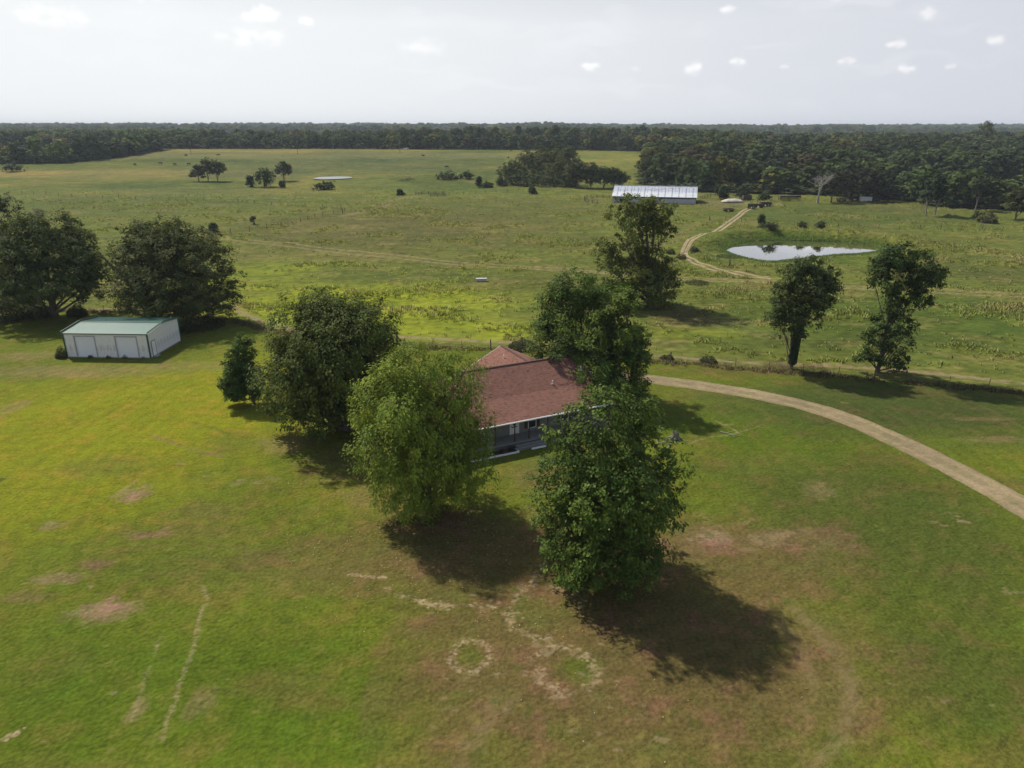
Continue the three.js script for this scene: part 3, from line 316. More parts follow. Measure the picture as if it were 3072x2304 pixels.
// o: leaves, leaf [length, width], spray radius, per spray, colours, gap, droop, flat
function foliage(L, lobes0, o, r) {
  const tips = [], q = o.seed * 3.7, gauss = () => (r() + r() + r() - 1.5) * 0.82;
  // every mass of the crown is itself made of smaller bunches, with gaps between them
  lobes0 = lobes0.map((b) => [b[0], b[1], b[2], b[3] * 1.05 + 0.12, b[4] * 1.05 + 0.12]); const lobes = []; const minR = o.bunch ?? 0.8;
  for (const b of lobes0) { const n = Math.max(5, Math.round(9 * Math.pow(b[3] / minR, 1.1) * 0.5)), rs = Math.max(minR * 0.8, b[3] * (o.sub ?? 0.36)); for (let i = 0; i < n; i++) { const u = mix(-0.85, 1, (i + 0.5) / n), w = i * 2.39996 + r() * 0.9, e = Math.sqrt(1 - u * u), out = r() < (o.tips ?? 0.16), f = out ? mix(1.12, 1.32, r()) : mix(0.66, 1.06, r()), k = out ? mix(0.4, 0.62, r()) : mix(0.7, 1.22, r()); lobes.push([b[0] + e * Math.cos(w) * (b[3] * f - rs * 0.55), b[1] + u * (b[4] * f - rs * 0.5), b[2] + e * Math.sin(w) * (b[3] * f - rs * 0.55), rs * k, rs * k * (o.squash ?? 0.8), b, mix(0.8, 1.22, r()), r()]); } }
  const area = lobes.map((b) => b[3] * b[4]), total = area.reduce((s, a) => s + a, 0), nSprays = Math.round(o.leaves / o.per);
  for (let s = 0; s < nSprays;) {
    let k = r() * total, i = 0; while ((k -= area[i]) > 0 && i < lobes.length - 1) i++;
    const B_ = lobes[i], P = B_[5], u = r() * 2 - 1, w = r() * 6.2832, e = Math.sqrt(1 - u * u), dx = e * Math.cos(w), dy = u, dz = e * Math.sin(w);
    const f = 1 - (o.depth ?? 0.4) * Math.pow(r(), 1.8), cx = B_[0] + dx * B_[3] * f, cy = B_[1] + dy * B_[4] * f, cz = B_[2] + dz * B_[3] * f; s += 0.25;
    if (cy < (o.floor ?? 0.5)) continue;
    if (dy < -0.35 && r() < 0.55) continue;
    const gn = n3(cx * o.gapScale + q, cy * o.gapScale, cz * o.gapScale + 31); if (gn < o.gap) continue;
    const px = (cx - P[0]) / P[3], py = (cy - P[1]) / P[4], pz = (cz - P[2]) / P[3]; if (px * px + py * py + pz * pz < 0.3 && r() < 0.75) continue;
    s += 0.75; const R0 = o.spray * mix(0.6, 1.3, r()), tone = B_[6] * mix(0.88, 1.12, r()), ctint = clamp(B_[7] * 0.8 + n3(cx * 0.32 + 70, cy * 0.32, cz * 0.32 + q) * 0.7 - 0.25 + (r() - 0.5) * 0.3);
    tips.push([cx, cy, cz]);
    const ox = dx * 0.75 + px * 0.5, oy = dy * 0.6 + py * 0.25 + (o.up ?? 0.95), oz = dz * 0.75 + pz * 0.5, od = o.droop ?? 0, flat = o.flat ?? 0.7;
    for (let j = 0; j < o.per; j++) {
      const gx = gauss() * R0, gz = gauss() * R0, gy = gauss() * R0 * flat - od * R0 * r() * r() * 2.2, x = cx + gx, y = Math.max(0.15, cy + gy), z = cz + gz;
      const t2 = clamp(ctint + (r() - 0.5) * 0.5), v = tone * mix(0.78, 1.25, r()), sp = o.spot && r() < o.spot[3] ? o.spot : null, A = o.colA, B = o.colB, wl = o.wild ?? 1.15, sc = mix(0.65, 1.3, r());
      L.leaf(x, y, z, ox + (r() - 0.5) * wl, oy + (r() - 0.5) * wl, oz + (r() - 0.5) * wl, dx + (r() - 0.5) * 1.6, -0.35 - od * 1.5 + (r() - 0.5) * 0.9, dz + (r() - 0.5) * 1.6, o.leaf[0] * sc, o.leaf[1] * sc, (sp ? sp[0] : mix(A[0], B[0], t2)) * v, (sp ? sp[1] : mix(A[1], B[1], t2)) * v, (sp ? sp[2] : mix(A[2], B[2], t2)) * v);
    }
  }
  return tips;
}
function woodwork(lobes, tips, o, r) {
  const top = Math.max(...lobes.map((b) => b[1])), g = [], trunks = o.trunks ?? [[0, 0]];
  for (const [tx, tz] of trunks) {
    const th = top * (o.trunkTo ?? 0.78), lean = [lobes[0][0] * 0.5 + tx * 1.6, lobes[0][2] * 0.5 + tz * 1.6], pts = [V(tx, -0.15, tz), V(tx, 0.35, tz), V(tx + lean[0] * 0.15 + (r() - 0.5) * 0.3, th * 0.35, tz + (r() - 0.5) * 0.3), V(tx + lean[0] * 0.5, th * 0.7, tz + lean[1] * 0.4), V(tx + lean[0] * 0.8, th, tz + lean[1] * 0.6)];
    g.push(limb(pts, [o.girth * 1.5, o.girth, o.girth * 0.8, o.girth * 0.5, o.girth * 0.15], 9, r() * 9));
    const c = new THREE.CatmullRomCurve3(pts);
    lobes.forEach((b, i) => {
      if (trunks.length > 1 && i % trunks.length !== trunks.findIndex((q) => q[0] === tx && q[1] === tz)) return;
      const at = clamp((b[1] * 0.55 - b[3] * 0.12) / th, 0.16, 0.92), p = c.getPoint(at), e = V(b[0], b[1], b[2]), m = p.clone().lerp(e, 0.5).add(V((r() - 0.5) * 0.6, -0.1 * b[3] + r() * 0.5, (r() - 0.5) * 0.6)), gr = o.girth * mix(0.42, 0.2, at);
      g.push(limb([p, m, e], [gr, gr * 0.7, gr * 0.35], 6, r() * 9));
      const mine = tips.filter((t) => Math.hypot(t[0] - b[0], (t[1] - b[1]) * b[3] / b[4], t[2] - b[2]) < b[3] * 1.1), nt = Math.min(o.twigs ?? 7, mine.length);
      for (let k = 0; k < nt; k++) { const t = mine[Math.floor(r() * mine.length)], s = p.clone().lerp(e, mix(0.55, 1, r())), q = V(t[0], t[1], t[2]); g.push(limb([s, s.clone().lerp(q, 0.5).add(V((r() - 0.5) * 0.5, r() * 0.3, (r() - 0.5) * 0.5)), q], [gr * 0.36, gr * 0.24, gr * 0.09], 4, r() * 9)); }
    });
  }
  return g;
}
let treeSeed = 100;
const TREEDEF = { leaves: 30000, leaf: [0.26, 0.16], spray: 0.6, per: 26, gap: 0.3, gapScale: 0.55, girth: 0.3 };
function makeTree(name, label, place, lobes, o) {
  o = { ...TREEDEF, seed: treeSeed++, ...o }; o.colA = o.colA.map((k) => k * (o.lum ?? 1.3)); o.colB = o.colB.map((k) => k * (o.lum ?? 1.3)); const r = rng(o.seed * 911), t = thing(name, label, o.category ?? 'tree', place[0], place[1], 0, o.group);
  const L = new Leaves(), tips = foliage(L, lobes, o, r);
  part('trunk', woodwork(lobes, tips, o, r), o.bark ?? bark, t);
  if (o.before) o.before(t, r);
  part('crown', L.geometry(), o.mat ?? LEAF, t);
  return t;
}
function autoLobes(h, w, r, base = 0.25, n = 9, pointy = 0) {       // h height, w width
  const lobes = [[0, h * (0.62 + 0.14 * pointy), 0, w * (0.3 - 0.1 * pointy), h * 0.3]];
  for (let i = 0; i < n; i++) { const t = (i + 0.5) / n, y = h * mix(base + 0.1, 0.86, t), k = pointy ? (1 - t) * 0.9 + 0.12 : Math.sin(Math.PI * mix(0.25, 0.9, t)), a = i * 2.4 + r() * 0.8, rr = w * mix(0.16, 0.25, r()) * (pointy ? mix(1.1, 0.6, t) : 1), d = Math.max(0, w * 0.5 * k - rr * 0.75); lobes.push([Math.cos(a) * d, y, Math.sin(a) * d, rr, rr * mix(0.75, 1.0, r())]); }
  return lobes;
}
const MAPLE = { colA: [0.050, 0.098, 0.011], colB: [0.095, 0.140, 0.014] }, BIRCH = { colA: [0.082, 0.122, 0.013], colB: [0.135, 0.170, 0.017] }, OAK = { colA: [0.046, 0.062, 0.014], colB: [0.075, 0.086, 0.020] }, ELM = { colA: [0.055, 0.085, 0.012], colB: [0.095, 0.118, 0.015] };
makeTree('maple_tree', 'full dark green pyramid tree nearest the camera, right of the porch steps', [6.78, -43.42], [[-0.19, 13.69, 0, 0.72, 0.83], [-0.35, 13.18, 0, 1.09, 1.15], [-1.88, 12.49, 0.4, 1.15, 1.15], [1.23, 12.16, -0.4, 1.11, 1.23], [-3.68, 11.45, 0.5, 1.03, 1.09], [-1.26, 11.99, 1, 2.16, 1.96], [1.27, 10.8, -1, 2.2, 2.05], [-2.43, 10.16, 0.6, 2.02, 2], [-0.39, 8.68, 0, 3.51, 3.62], [2.27, 8.68, 0, 2.63, 2.57], [3.87, 8.58, 0, 1.32, 1.19], [-3.33, 7.1, 0, 2.41, 2.47], [-0.65, 7.86, 2.4, 3.3, 2.84], [0.06, 5.27, -2.4, 3.69, 3.18], [-4.56, 5.18, 0.6, 1.59, 1.47], [-2.28, 3.84, 0, 2.98, 2.73], [2.38, 5.9, 0.4, 2.66, 2.67], [-0.17, 5.05, 2, 3.46, 2.93], [1.83, 2.72, 0, 2.61, 2.47], [-2.71, 2.11, 0.8, 2.32, 2.04], [0.98, 2.38, 1.5, 2.54, 1.87], [-0.7, 2.4, 2.2, 3.01, 1.58], [2.37, 2.29, 0.8, 1.42, 1.49]],
  { ...MAPLE, leaves: 66000, lum: 0.98, spot: [0.14, 0.19, 0.035, 0.14], leaf: [0.23, 0.14], spray: 0.5, per: 22, gap: 0.22, gapScale: 0.62, floor: 0.35, girth: 0.28, depth: 0.45, rough: 0.7 });
makeTree('birch_tree', 'broad olive green weeping tree hiding the left half of the house', [-6.91, -52.53], [[-0.33, 12.58, 0, 2.59, 2.27], [-2.22, 11.41, 1, 2.5, 2.48], [2.45, 11.86, -1, 1.99, 2.01], [3.47, 12.32, -0.8, 1.17, 1.77], [1.57, 10.28, 0, 3.21, 2.69], [-3.62, 9.1, 0, 2.28, 2.71], [-1.21, 8.92, 1.5, 3.73, 3.48], [3.36, 8.3, 0, 2.14, 2.8], [0.55, 6.44, -1.5, 3.98, 3.63], [-3.9, 6.1, 0.5, 2.08, 2.74], [-1.2, 6.58, 2.4, 3.44, 3.02], [2.07, 5.93, 1, 3.17, 3.11], [4.1, 7.11, 0.5, 1.33, 1.71], [-2.82, 3.56, 1.2, 2.31, 2.59], [0, 3.3, 1.5, 3.42, 2.58], [2.87, 3.37, 0, 2.28, 2.32], [-1.89, 2, 1.8, 1.64, 1.73], [0.63, 1.77, 1, 2.34, 1.59]],
  { ...BIRCH, leaves: 76000, leaf: [0.24, 0.11], spray: 0.55, per: 26, lum: 1.7, gap: 0.25, gapScale: 0.5, droop: 0.7, flat: 1.1, floor: 1.3, girth: 0.2, trunks: [[0, 0], [0.5, 0.3], [-0.45, 0.2]], depth: 0.45, rough: 0.75, spot: [0.16, 0.12, 0.02, 0.03] });
makeTree('shade_tree', 'largest dark green tree, left of the weeping tree, with dark multiple trunks', [-18.23, -69.41], [[-1.02, 12.93, 0, 2.68, 2.14], [1, 12.11, -1, 3.11, 2.68], [-2.79, 10.96, 1, 3.23, 3.2], [3.74, 10.89, -1, 2.84, 2.79], [0.77, 9.46, 0, 5.65, 4.36], [4.99, 9.22, 0, 1.6, 1.98], [-4.53, 8.24, 0.8, 2.43, 2.86], [-1.29, 7.85, 2.6, 4.76, 4.34], [2.86, 6.49, -1.5, 3.5, 4.09], [0.69, 5.47, 0, 4.98, 4.24], [-7.08, 5.47, 0, 1.73, 2.02], [-4.67, 4.74, 0.8, 3.14, 2.81], [-0.79, 4.26, 2.2, 3.94, 3.06], [-5.14, 2, 1, 2.21, 2.23], [-2.71, 1.9, 2, 2.37, 1.9], [-3.42, 0.69, 1.6, 1.63, 1.11], [4.17, 6.08, 1, 2.08, 2.38], [-6.97, 6.29, 1.2, 1.22, 1.19]],
  { ...ELM, leaves: 84000, lum: 1.05, spot: [0.13, 0.16, 0.03, 0.08], leaf: [0.3, 0.17], spray: 0.75, per: 28, gap: 0.18, gapScale: 0.42, droop: 0.35, flat: 0.9, floor: 1.2, girth: 0.36, trunks: [[0, 0], [0.9, 0.4], [-0.7, 0.5]], depth: 0.4, rough: 0.7 });
makeTree('young_oak_tree', 'small dark cone shaped tree beside the largest dark tree', [-29.8, -76.54], [[-0.41, 7.24, 0, 0.78, 1.31], [-0.81, 5.72, 0, 1.36, 1.43], [-1.28, 4.2, 0.4, 1.57, 1.54], [-0.55, 3.93, -0.4, 1.59, 1.67], [-0.98, 2.72, 0.6, 1.89, 1.44], [-0.04, 2.77, -0.5, 1.28, 1.57], [-1.63, 2.12, 0.5, 1.37, 1.11], [-0.4, 1.63, 0.4, 1.59, 1], [-2.14, 1.05, 0.2, 0.74, 0.56]],
  { colA: [0.040, 0.080, 0.011], colB: [0.065, 0.105, 0.013], leaves: 20000, leaf: [0.24, 0.16], spray: 0.42, per: 20, gap: 0.1, tips: 0.08, gapScale: 0.7, floor: 0.6, girth: 0.13, rough: 0.6 });
makeTree('pecan_tree', 'dense round dark green tree overhanging the right end of the red roof', [8.45, -81.17], [[-1, 12.35, 0, 2.79, 2.26], [-3.13, 10.49, 0.5, 2.69, 2.6], [1.55, 10.36, -0.5, 2.72, 2.63], [-0.89, 8.81, 0, 4.9, 4.24], [-4.55, 8.13, 0.6, 1.95, 2.4], [-3.62, 6.29, 2, 2.69, 2.6], [0.36, 6.29, 2, 3.87, 3.39], [-2.19, 6.26, 6, 2.15, 1.94], [0.01, 4.8, 6, 2.48, 2.28], [1.75, 3.52, 7, 2.36, 2.16], [-0.25, 3.71, 8, 1.42, 1.28], [3.23, 10.8, -1, 2.18, 2.3], [3.38, 4.83, 0, 2.76, 3.49], [-0.68, 4.6, 9, 1.79, 1.78], [0.55, 3.38, 10, 1.78, 1.77], [1.64, 2.81, 11, 1.57, 1.44]],
  { ...MAPLE, colA: [0.044, 0.085, 0.011], leaves: 48000, lum: 1.15, spot: [0.13, 0.17, 0.03, 0.08], leaf: [0.3, 0.18], spray: 0.75, per: 26, gap: 0.29, gapScale: 0.42, floor: 1.5, girth: 0.34, rough: 0.8 });
makeTree('sweetgum_tree', 'tall narrow light green tree at the right end of the house', [13.79, -77.13], [[-1.55, 12.08, 0, 1.74, 1.62], [-1.14, 11.03, 0, 1.95, 1.95], [-2.25, 9.44, 0.4, 2.27, 2.39], [0.08, 8.96, -0.4, 1.46, 1.87], [-1.28, 6.91, 0, 2.62, 2.53], [0.59, 6.36, 0, 1.36, 1.55], [-1.8, 4.69, 0.8, 2.2, 2.53], [0.3, 4.15, 0, 1.69, 2.01], [-1.16, 2.46, 0.8, 2.32, 2], [1.13, 1.72, 0, 1.18, 1.8], [0.3, 0.58, 0.6, 1.6, 1.01], [-2.72, 2.39, 0.6, 1.59, 1.9]],
  { ...ELM, colA: [0.056, 0.098, 0.011], colB: [0.100, 0.135, 0.015], leaves: 24000, leaf: [0.3, 0.2], spray: 0.6, per: 24, gap: 0.34, gapScale: 0.5, floor: 0.8, girth: 0.22, rough: 0.85 });
makeTree('cottonwood_tree', 'tallest open branched tree in the pasture behind the house', [24.71, -125.48], [[-4.08, 17.34, 0, 3.19, 2.18], [-6.89, 16.08, 0.6, 2.71, 1.67], [0.14, 15.47, -0.6, 3.38, 2.88], [-2.71, 14.44, 0, 4.18, 2.87], [1.65, 12.96, -0.4, 2.1, 2.55], [-7.57, 10.3, 0.6, 2.59, 2.55], [-5.36, 11.42, 0, 2.43, 2.05], [-4.53, 8.35, 1, 4.54, 3.75], [-8.42, 7.36, 0, 2.13, 2.07], [-0.51, 8, -1, 3.79, 3.47], [-2.13, 4.88, 0, 4.78, 3.82], [-6.41, 5.25, 1, 2.94, 2.41], [2.02, 4.47, 0, 3.3, 2.26], [-0.5, 1.8, 1.2, 4.28, 2.77], [3.01, 2.2, 0, 1.99, 2.27], [4.07, 5.71, 0, 1.32, 0.87]],
  { ...ELM, colA: [0.055, 0.080, 0.011], colB: [0.105, 0.118, 0.016], leaves: 32000, leaf: [0.42, 0.28], spray: 0.9, per: 26, gap: 0.38, gapScale: 0.34, floor: 0.6, girth: 0.5, rough: 0.9, trunkTo: 0.9, twigs: 10 });
makeTree('oak_tree', 'wide round dark oak standing directly behind the metal garage', [-53.96, -114.34], [[-1.93, 14.52, 0, 4.41, 2.16], [-4.76, 13.07, 0, 3.25, 2.64], [1.31, 12.18, -1, 5.22, 2.98], [-1.55, 10.12, 0, 8.19, 4.86], [-5.69, 9.18, 1, 3.85, 4.05], [4.18, 8.62, 0, 4.49, 3.93], [-7.58, 5.59, 0, 3.62, 3.49], [-0.15, 5.86, 3, 8.09, 4.49], [6.86, 6.35, 0, 3.01, 3.33], [4.06, 3.63, 1.5, 5.25, 3.47], [8.05, 4.06, 0, 1.97, 2.39], [-6.57, 2.87, 1.5, 3.76, 2.85], [0.07, 2.62, 3, 6.24, 2.66], [-9.77, 1.88, 0, 2.13, 1.93], [5.79, 1.35, 1, 2.88, 1.44]],
  { ...OAK, leaves: 60000, leaf: [0.40, 0.24], spray: 0.85, per: 24, gap: 0.22, gapScale: 0.36, floor: 1.2, girth: 0.6, trunks: [[0, 0], [-4.5, 1]], rough: 0.75, twigs: 9, mat: LEAFDULL });
makeTree('oak_tree', 'big spreading dark oak at the left edge, left of the garage', [-77.6, -117.43], [[1.85, 14.7, 0, 4.97, 2.38], [-2.98, 13.36, 0, 4.54, 3.02], [4.56, 12.46, -1, 3.82, 2.9], [0.21, 10.72, 0, 7.92, 4.01], [6.29, 8.81, 0, 3.37, 3.23], [-4.12, 8.99, 1, 4.56, 4.16], [2.87, 6.9, 2, 7.58, 3.67], [7.89, 7.27, 0, 2.62, 2.43], [-6.75, 4.37, 1, 3.85, 3.24], [-1.45, 4.59, 2, 5.04, 2.73], [7.07, 4.21, 1, 2.77, 1.46], [8.9, 6.5, 0, 1.7, 1.62], [-8.46, 9.58, 0, 4.59, 4.83]],
  { ...OAK, colB: [0.058, 0.080, 0.016], leaves: 56000, leaf: [0.40, 0.24], spray: 0.85, per: 24, gap: 0.26, gapScale: 0.34, floor: 1.5, girth: 0.55, rough: 0.8, twigs: 9, mat: LEAFDULL });
makeTree('pine_tree', 'dark conifer cut off by the left edge of the picture', [-98.12, -132.22], [[5.86, 18.29, 0, 1.84, 1.41], [6.8, 16.66, 0, 2.18, 1.06], [3.95, 14.6, 0, 3.04, 2.66], [2.06, 10.42, 0, 4.27, 3.59], [1.65, 5.28, 0, 4.32, 4.55]], { ...OAK, colA: [0.018, 0.034, 0.010], colB: [0.034, 0.05, 0.013], leaves: 12000, leaf: [0.5, 0.16], spray: 0.8, per: 24, girth: 0.35, gap: 0.4, gapScale: 0.4 });
makeTree('vine_covered_tree', 'left of the two dark trees by the right yard fence, trunk wrapped in vine', [36.91, -89.12], [[0.26, 13.8, 0, 1.74, 1.47], [2.85, 13.14, -0.4, 1.52, 1.6], [-1.51, 12.83, 0.4, 1.51, 1.59], [0.57, 11.57, 0, 3.4, 2.72], [3.46, 11.87, 0, 1.29, 1.48], [-2.03, 10.17, 0.4, 1.88, 2.1], [2.01, 9.78, 0, 2.36, 2.24], [-1.19, 7.97, 0.5, 2.37, 2.24], [1.17, 7.35, 0, 2.03, 2.01], [-2.63, 6.74, 0, 1.43, 1.63], [-0.76, 5.92, 0.4, 2.03, 1.63], [-1.15, 4.57, 0, 0.96, 0.89], [0.01, 4.88, 0, 1.2, 1.01]],
  { ...OAK, colA: [0.030, 0.050, 0.012], colB: [0.060, 0.078, 0.018], leaves: 23000, leaf: [0.3, 0.2], spray: 0.6, per: 22, gap: 0.36, gapScale: 0.5, floor: 2.2, girth: 0.24, rough: 0.85, mat: LEAFDULL, before(t, r) { const L = new Leaves(); for (let i = 0; i < 2600; i++) { const a = r() * 6.283, y = mix(0.7, 5.2, r()), q = 0.30 + r() * 0.28; L.leaf(Math.cos(a) * q + y * 0.03, y, Math.sin(a) * q, Math.cos(a), 0.3, Math.sin(a), r() - 0.5, -1, r() - 0.5, 0.22, 0.16, 0.022, 0.040, 0.012); } part('vine', L.geometry(), LEAFDULL, t); } });
makeTree('leaning_tree', 'right of the two dark trees by the right yard fence, top leaning right', [47.8, -87.98], [[0.16, 15.16, 0, 2.52, 1.44], [-2.1, 14.18, 0.3, 1.72, 1.57], [2.87, 13.78, -0.3, 2.08, 1.94], [0.62, 12.68, 0, 3.23, 2.43], [4.66, 12.68, 0, 1.5, 1.34], [-2.82, 12.51, 0, 0.92, 1.22], [5.46, 12.97, 0, 0.69, 0.73], [1.6, 10.51, 0, 2.21, 2.08], [4.02, 10.04, 0, 1.17, 1.47], [0.05, 9.44, 0, 1.75, 1.6], [0.07, 7.04, 0, 1.89, 1.86], [1.2, 6.56, 0.5, 1.88, 1.86], [-0.78, 4.98, 0.3, 1.9, 1.87], [1.52, 3.75, 0.3, 2.14, 2.13], [-1.15, 2.72, 0.4, 1.55, 1.38], [2.22, 1.28, 0.4, 1.56, 1.39], [-2.03, 1.97, 0, 1.2, 0.76], [2.89, 5.2, 0, 0.83, 1.5]],
  { ...OAK, colA: [0.028, 0.050, 0.011], colB: [0.048, 0.072, 0.014], leaves: 24000, leaf: [0.3, 0.2], spray: 0.55, per: 22, gap: 0.3, gapScale: 0.55, floor: 0.5, girth: 0.26, rough: 0.8, mat: LEAFDULL, droop: 0.4 });

// trees and bushes farther out
const FAR = { lum: 1.25, leaf: [0.75, 0.5], spray: 0.9, per: 12, gap: 0.2, gapScale: 0.3, bunch: 1.2, wild: 0.9, girth: 0.25, twigs: 3, mat: LEAFDULL };
function farTree(name, label, place, h, w, o) { const r = rng(treeSeed * 37 + 5); return makeTree(name, label, place, autoLobes(h, w, r, o.base ?? 0.2, o.n ?? 9, o.pointy ?? 0), { ...FAR, ...OAK, leaves: 3600, ...o }); }
const CEDAR = { colA: [0.020, 0.040, 0.012], colB: [0.034, 0.056, 0.016], base: 0.02, floor: 0.15, pointy: 0.6, gap: 0.2 }, SHRUB = { colA: [0.030, 0.050, 0.014], colB: [0.052, 0.070, 0.018], base: 0.0, floor: 0.1, gap: 0.22, category: 'bush' };
farTree('pasture_tree', 'left tree of the close group of three in the far left pasture', [-182, -428.98], 9.27, 9.15, { n: 7 });
farTree('pasture_tree', 'middle and tallest tree of the group of three in the far left pasture', [-177.73, -431.79], 12.66, 11.38, { base: 0.3 });
farTree('pasture_tree', 'right tree of the group of three in the far left pasture', [-170.96, -428.98], 12.08, 10.23, { base: 0.3 });
farTree('pasture_tree', 'lone round topped tree beside the small far pond', [-133.3, -431.79], 10.87, 10.3, { base: 0.32 });
farTree('bushy_tree', 'wide pale green bushy tree left of the lone round topped tree', [-132.75, -395.1], 9.06, 12.93, { base: 0.1, colA: [0.04, 0.066, 0.014], colB: [0.062, 0.09, 0.018] });
farTree('cedar_tree', 'dark cedar bush touching the left side of the pale bushy tree', [-140.21, -395.1], 6.21, 4.97, { ...CEDAR, leaves: 1600 });
farTree('cedar_tree', 'small dark cedar just right of the pale bushy tree', [-121.57, -389.36], 3.54, 3.43, { ...CEDAR, leaves: 900 });
farTree('shrub', 'low wide dark thicket below the small far pond', [-96.62, -377.72], 2.99, 13.33, { ...SHRUB, leaves: 2200, n: 10 });
farTree('cedar_tree', 'lone dark cedar by the pasture fence below the small far pond', [-52.64, -345.79], 2.75, 2.84, { ...CEDAR, leaves: 800 });
farTree('cedar_tree', 'round dark cedar alone in the middle of the pasture, left of the barn', [9.59, -353.27], 3.23, 4.01, { ...CEDAR, pointy: 0.3, leaves: 1200 });
farTree('cedar_tree', 'taller dark cedar at the left foot of the wooded draw', [-17.53, -392.24], 5.93, 4.44, { ...CEDAR, pointy: 0.3, leaves: 1200 });
farTree('shrub', 'greyish bush right beside the taller cedar of the draw', [-12.59, -392.24], 3.57, 4.94, { ...SHRUB, leaves: 1000 });
farTree('shrub', 'bush between the greyish bush and the wooded draw', [-6.05, -400.8], 3.88, 6.55, { ...SHRUB, leaves: 1200 });
farTree('shrub', 'long low dark thicket left of the wooded draw', [-38.1, -440.22], 3.45, 14.35, { ...SHRUB, leaves: 1800, n: 9 });
farTree('shrub', 'right end of the long low thicket left of the wooded draw', [-27.22, -443.04], 3.73, 11.11, { ...SHRUB, leaves: 1400, n: 9 });
farTree('cedar_tree', 'small dark cedar on the left pasture fence', [-90.47, -218.54], 2.62, 2.39, { ...CEDAR, leaf: [0.4, 0.25], spray: 0.5, leaves: 1500 });
farTree('cedar_tree', 'thin small cedar right of the one on the left pasture fence', [-84.98, -238.3], 2.39, 2.29, { ...CEDAR, leaf: [0.4, 0.25], spray: 0.5, leaves: 800, gap: 0.4 });
farTree('cedar_tree', 'left of two round cedars right of the barn', [92.78, -325.08], 6.36, 6.38, { ...CEDAR, pointy: 0, base: 0.1, leaves: 2600, colA: [0.028, 0.05, 0.013], colB: [0.044, 0.066, 0.016] });
farTree('cedar_tree', 'right of two round cedars right of the barn', [102.71, -327.27], 5.6, 5.18, { ...CEDAR, pointy: 0, base: 0.1, leaves: 2200, colA: [0.028, 0.05, 0.013], colB: [0.044, 0.066, 0.016] });
farTree('shrub', 'dark bush on the bare ground right of the two round cedars', [109.5, -316.63], 2.92, 5.21, { ...SHRUB, leaves: 1300 });
farTree('cedar_tree', 'small cedar between the farm lane and the pond', [82.48, -239.5], 2.85, 2.15, { ...CEDAR, leaf: [0.4, 0.25], spray: 0.5, leaves: 1300 });
farTree('shrub', 'greyish bush at the left of the far pond bank', [75.58, -210.74], 2.01, 4.34, { ...SHRUB, colA: [0.05, 0.062, 0.026], colB: [0.07, 0.08, 0.03], leaf: [0.4, 0.2], spray: 0.5, leaves: 1500 });
farTree('shrub', 'low bush in the middle of the far pond bank', [86.28, -214.57], 1.77, 2.35, { ...SHRUB, leaf: [0.4, 0.2], spray: 0.5, leaves: 900 });
farTree('shrub', 'tallest bush on the far pond bank, reflected in the water', [91.27, -213.6], 2.3, 2.47, { ...SHRUB, leaf: [0.4, 0.2], spray: 0.5, leaves: 1200 });
farTree('shrub', 'bush above the left end of the pond', [74.73, -215.55], 1.23, 2.5, { ...SHRUB, leaf: [0.4, 0.2], spray: 0.5, leaves: 700 });
farTree('pond_oak_tree', 'left of three dark brownish oaks shading parked machinery', [136.47, -312.57], 13.48, 12.68, { base: 0.28, gap: 0.15, colA: [0.03, 0.036, 0.016], colB: [0.042, 0.046, 0.02] });
farTree('pond_oak_tree', 'middle of three dark brownish oaks shading parked machinery', [147.13, -318.71], 14.87, 20.99, { base: 0.24, leaves: 7000, gap: 0.12, colA: [0.03, 0.036, 0.016], colB: [0.042, 0.046, 0.02] });
farTree('pond_oak_tree', 'right of three dark brownish oaks shading parked machinery', [156.62, -318.71], 14.68, 20.18, { base: 0.24, leaves: 7000, gap: 0.12, colA: [0.028, 0.038, 0.016], colB: [0.04, 0.048, 0.02] });
farTree('pine_tree', 'dark pine with two pale trunks at the right forest edge', [151.39, -263.21], 15.78, 9.73, { base: 0.3, trunks: [[-1.4, 0], [1.6, 0.3]], bark: greyBark, colA: [0.018, 0.036, 0.012], colB: [0.03, 0.048, 0.015], leaves: 4600 });
farTree('pine_tree', 'thin pine with one bare pale trunk at the right forest edge', [177.16, -278.43], 12.28, 6.02, { base: 0.5, bark: greyBark, colA: [0.026, 0.042, 0.014], colB: [0.04, 0.056, 0.018], leaves: 2400 });
farTree('oak_tree', 'dark spreading oak at the right picture edge below the forest', [175.06, -252.14], 11.51, 11.6, { base: 0.26, leaves: 5000 });
farTree('shrub', 'olive brown brush on the bare patch at the right', [159.91, -243.16], 2.13, 5.29, { ...SHRUB, colA: [0.06, 0.06, 0.02], colB: [0.08, 0.075, 0.026], leaves: 1400 });
farTree('sapling', 'small pale green sapling beside the olive brown brush', [159.44, -248.21], 2.95, 3.17, { base: 0.25, colA: [0.06, 0.085, 0.02], colB: [0.085, 0.105, 0.024], leaves: 900, gap: 0.4 });
farTree('hedge_tree', 'round dark tree at the left end of the right forest', [75.57, -417.74], 15.49, 11.55, { base: 0.12, leaves: 3600 });
farTree('shrub', 'dark scrub at the far left field corner', [-329.55, -489.27], 4.1, 15.29, { ...SHRUB, leaves: 1800, n: 9 });
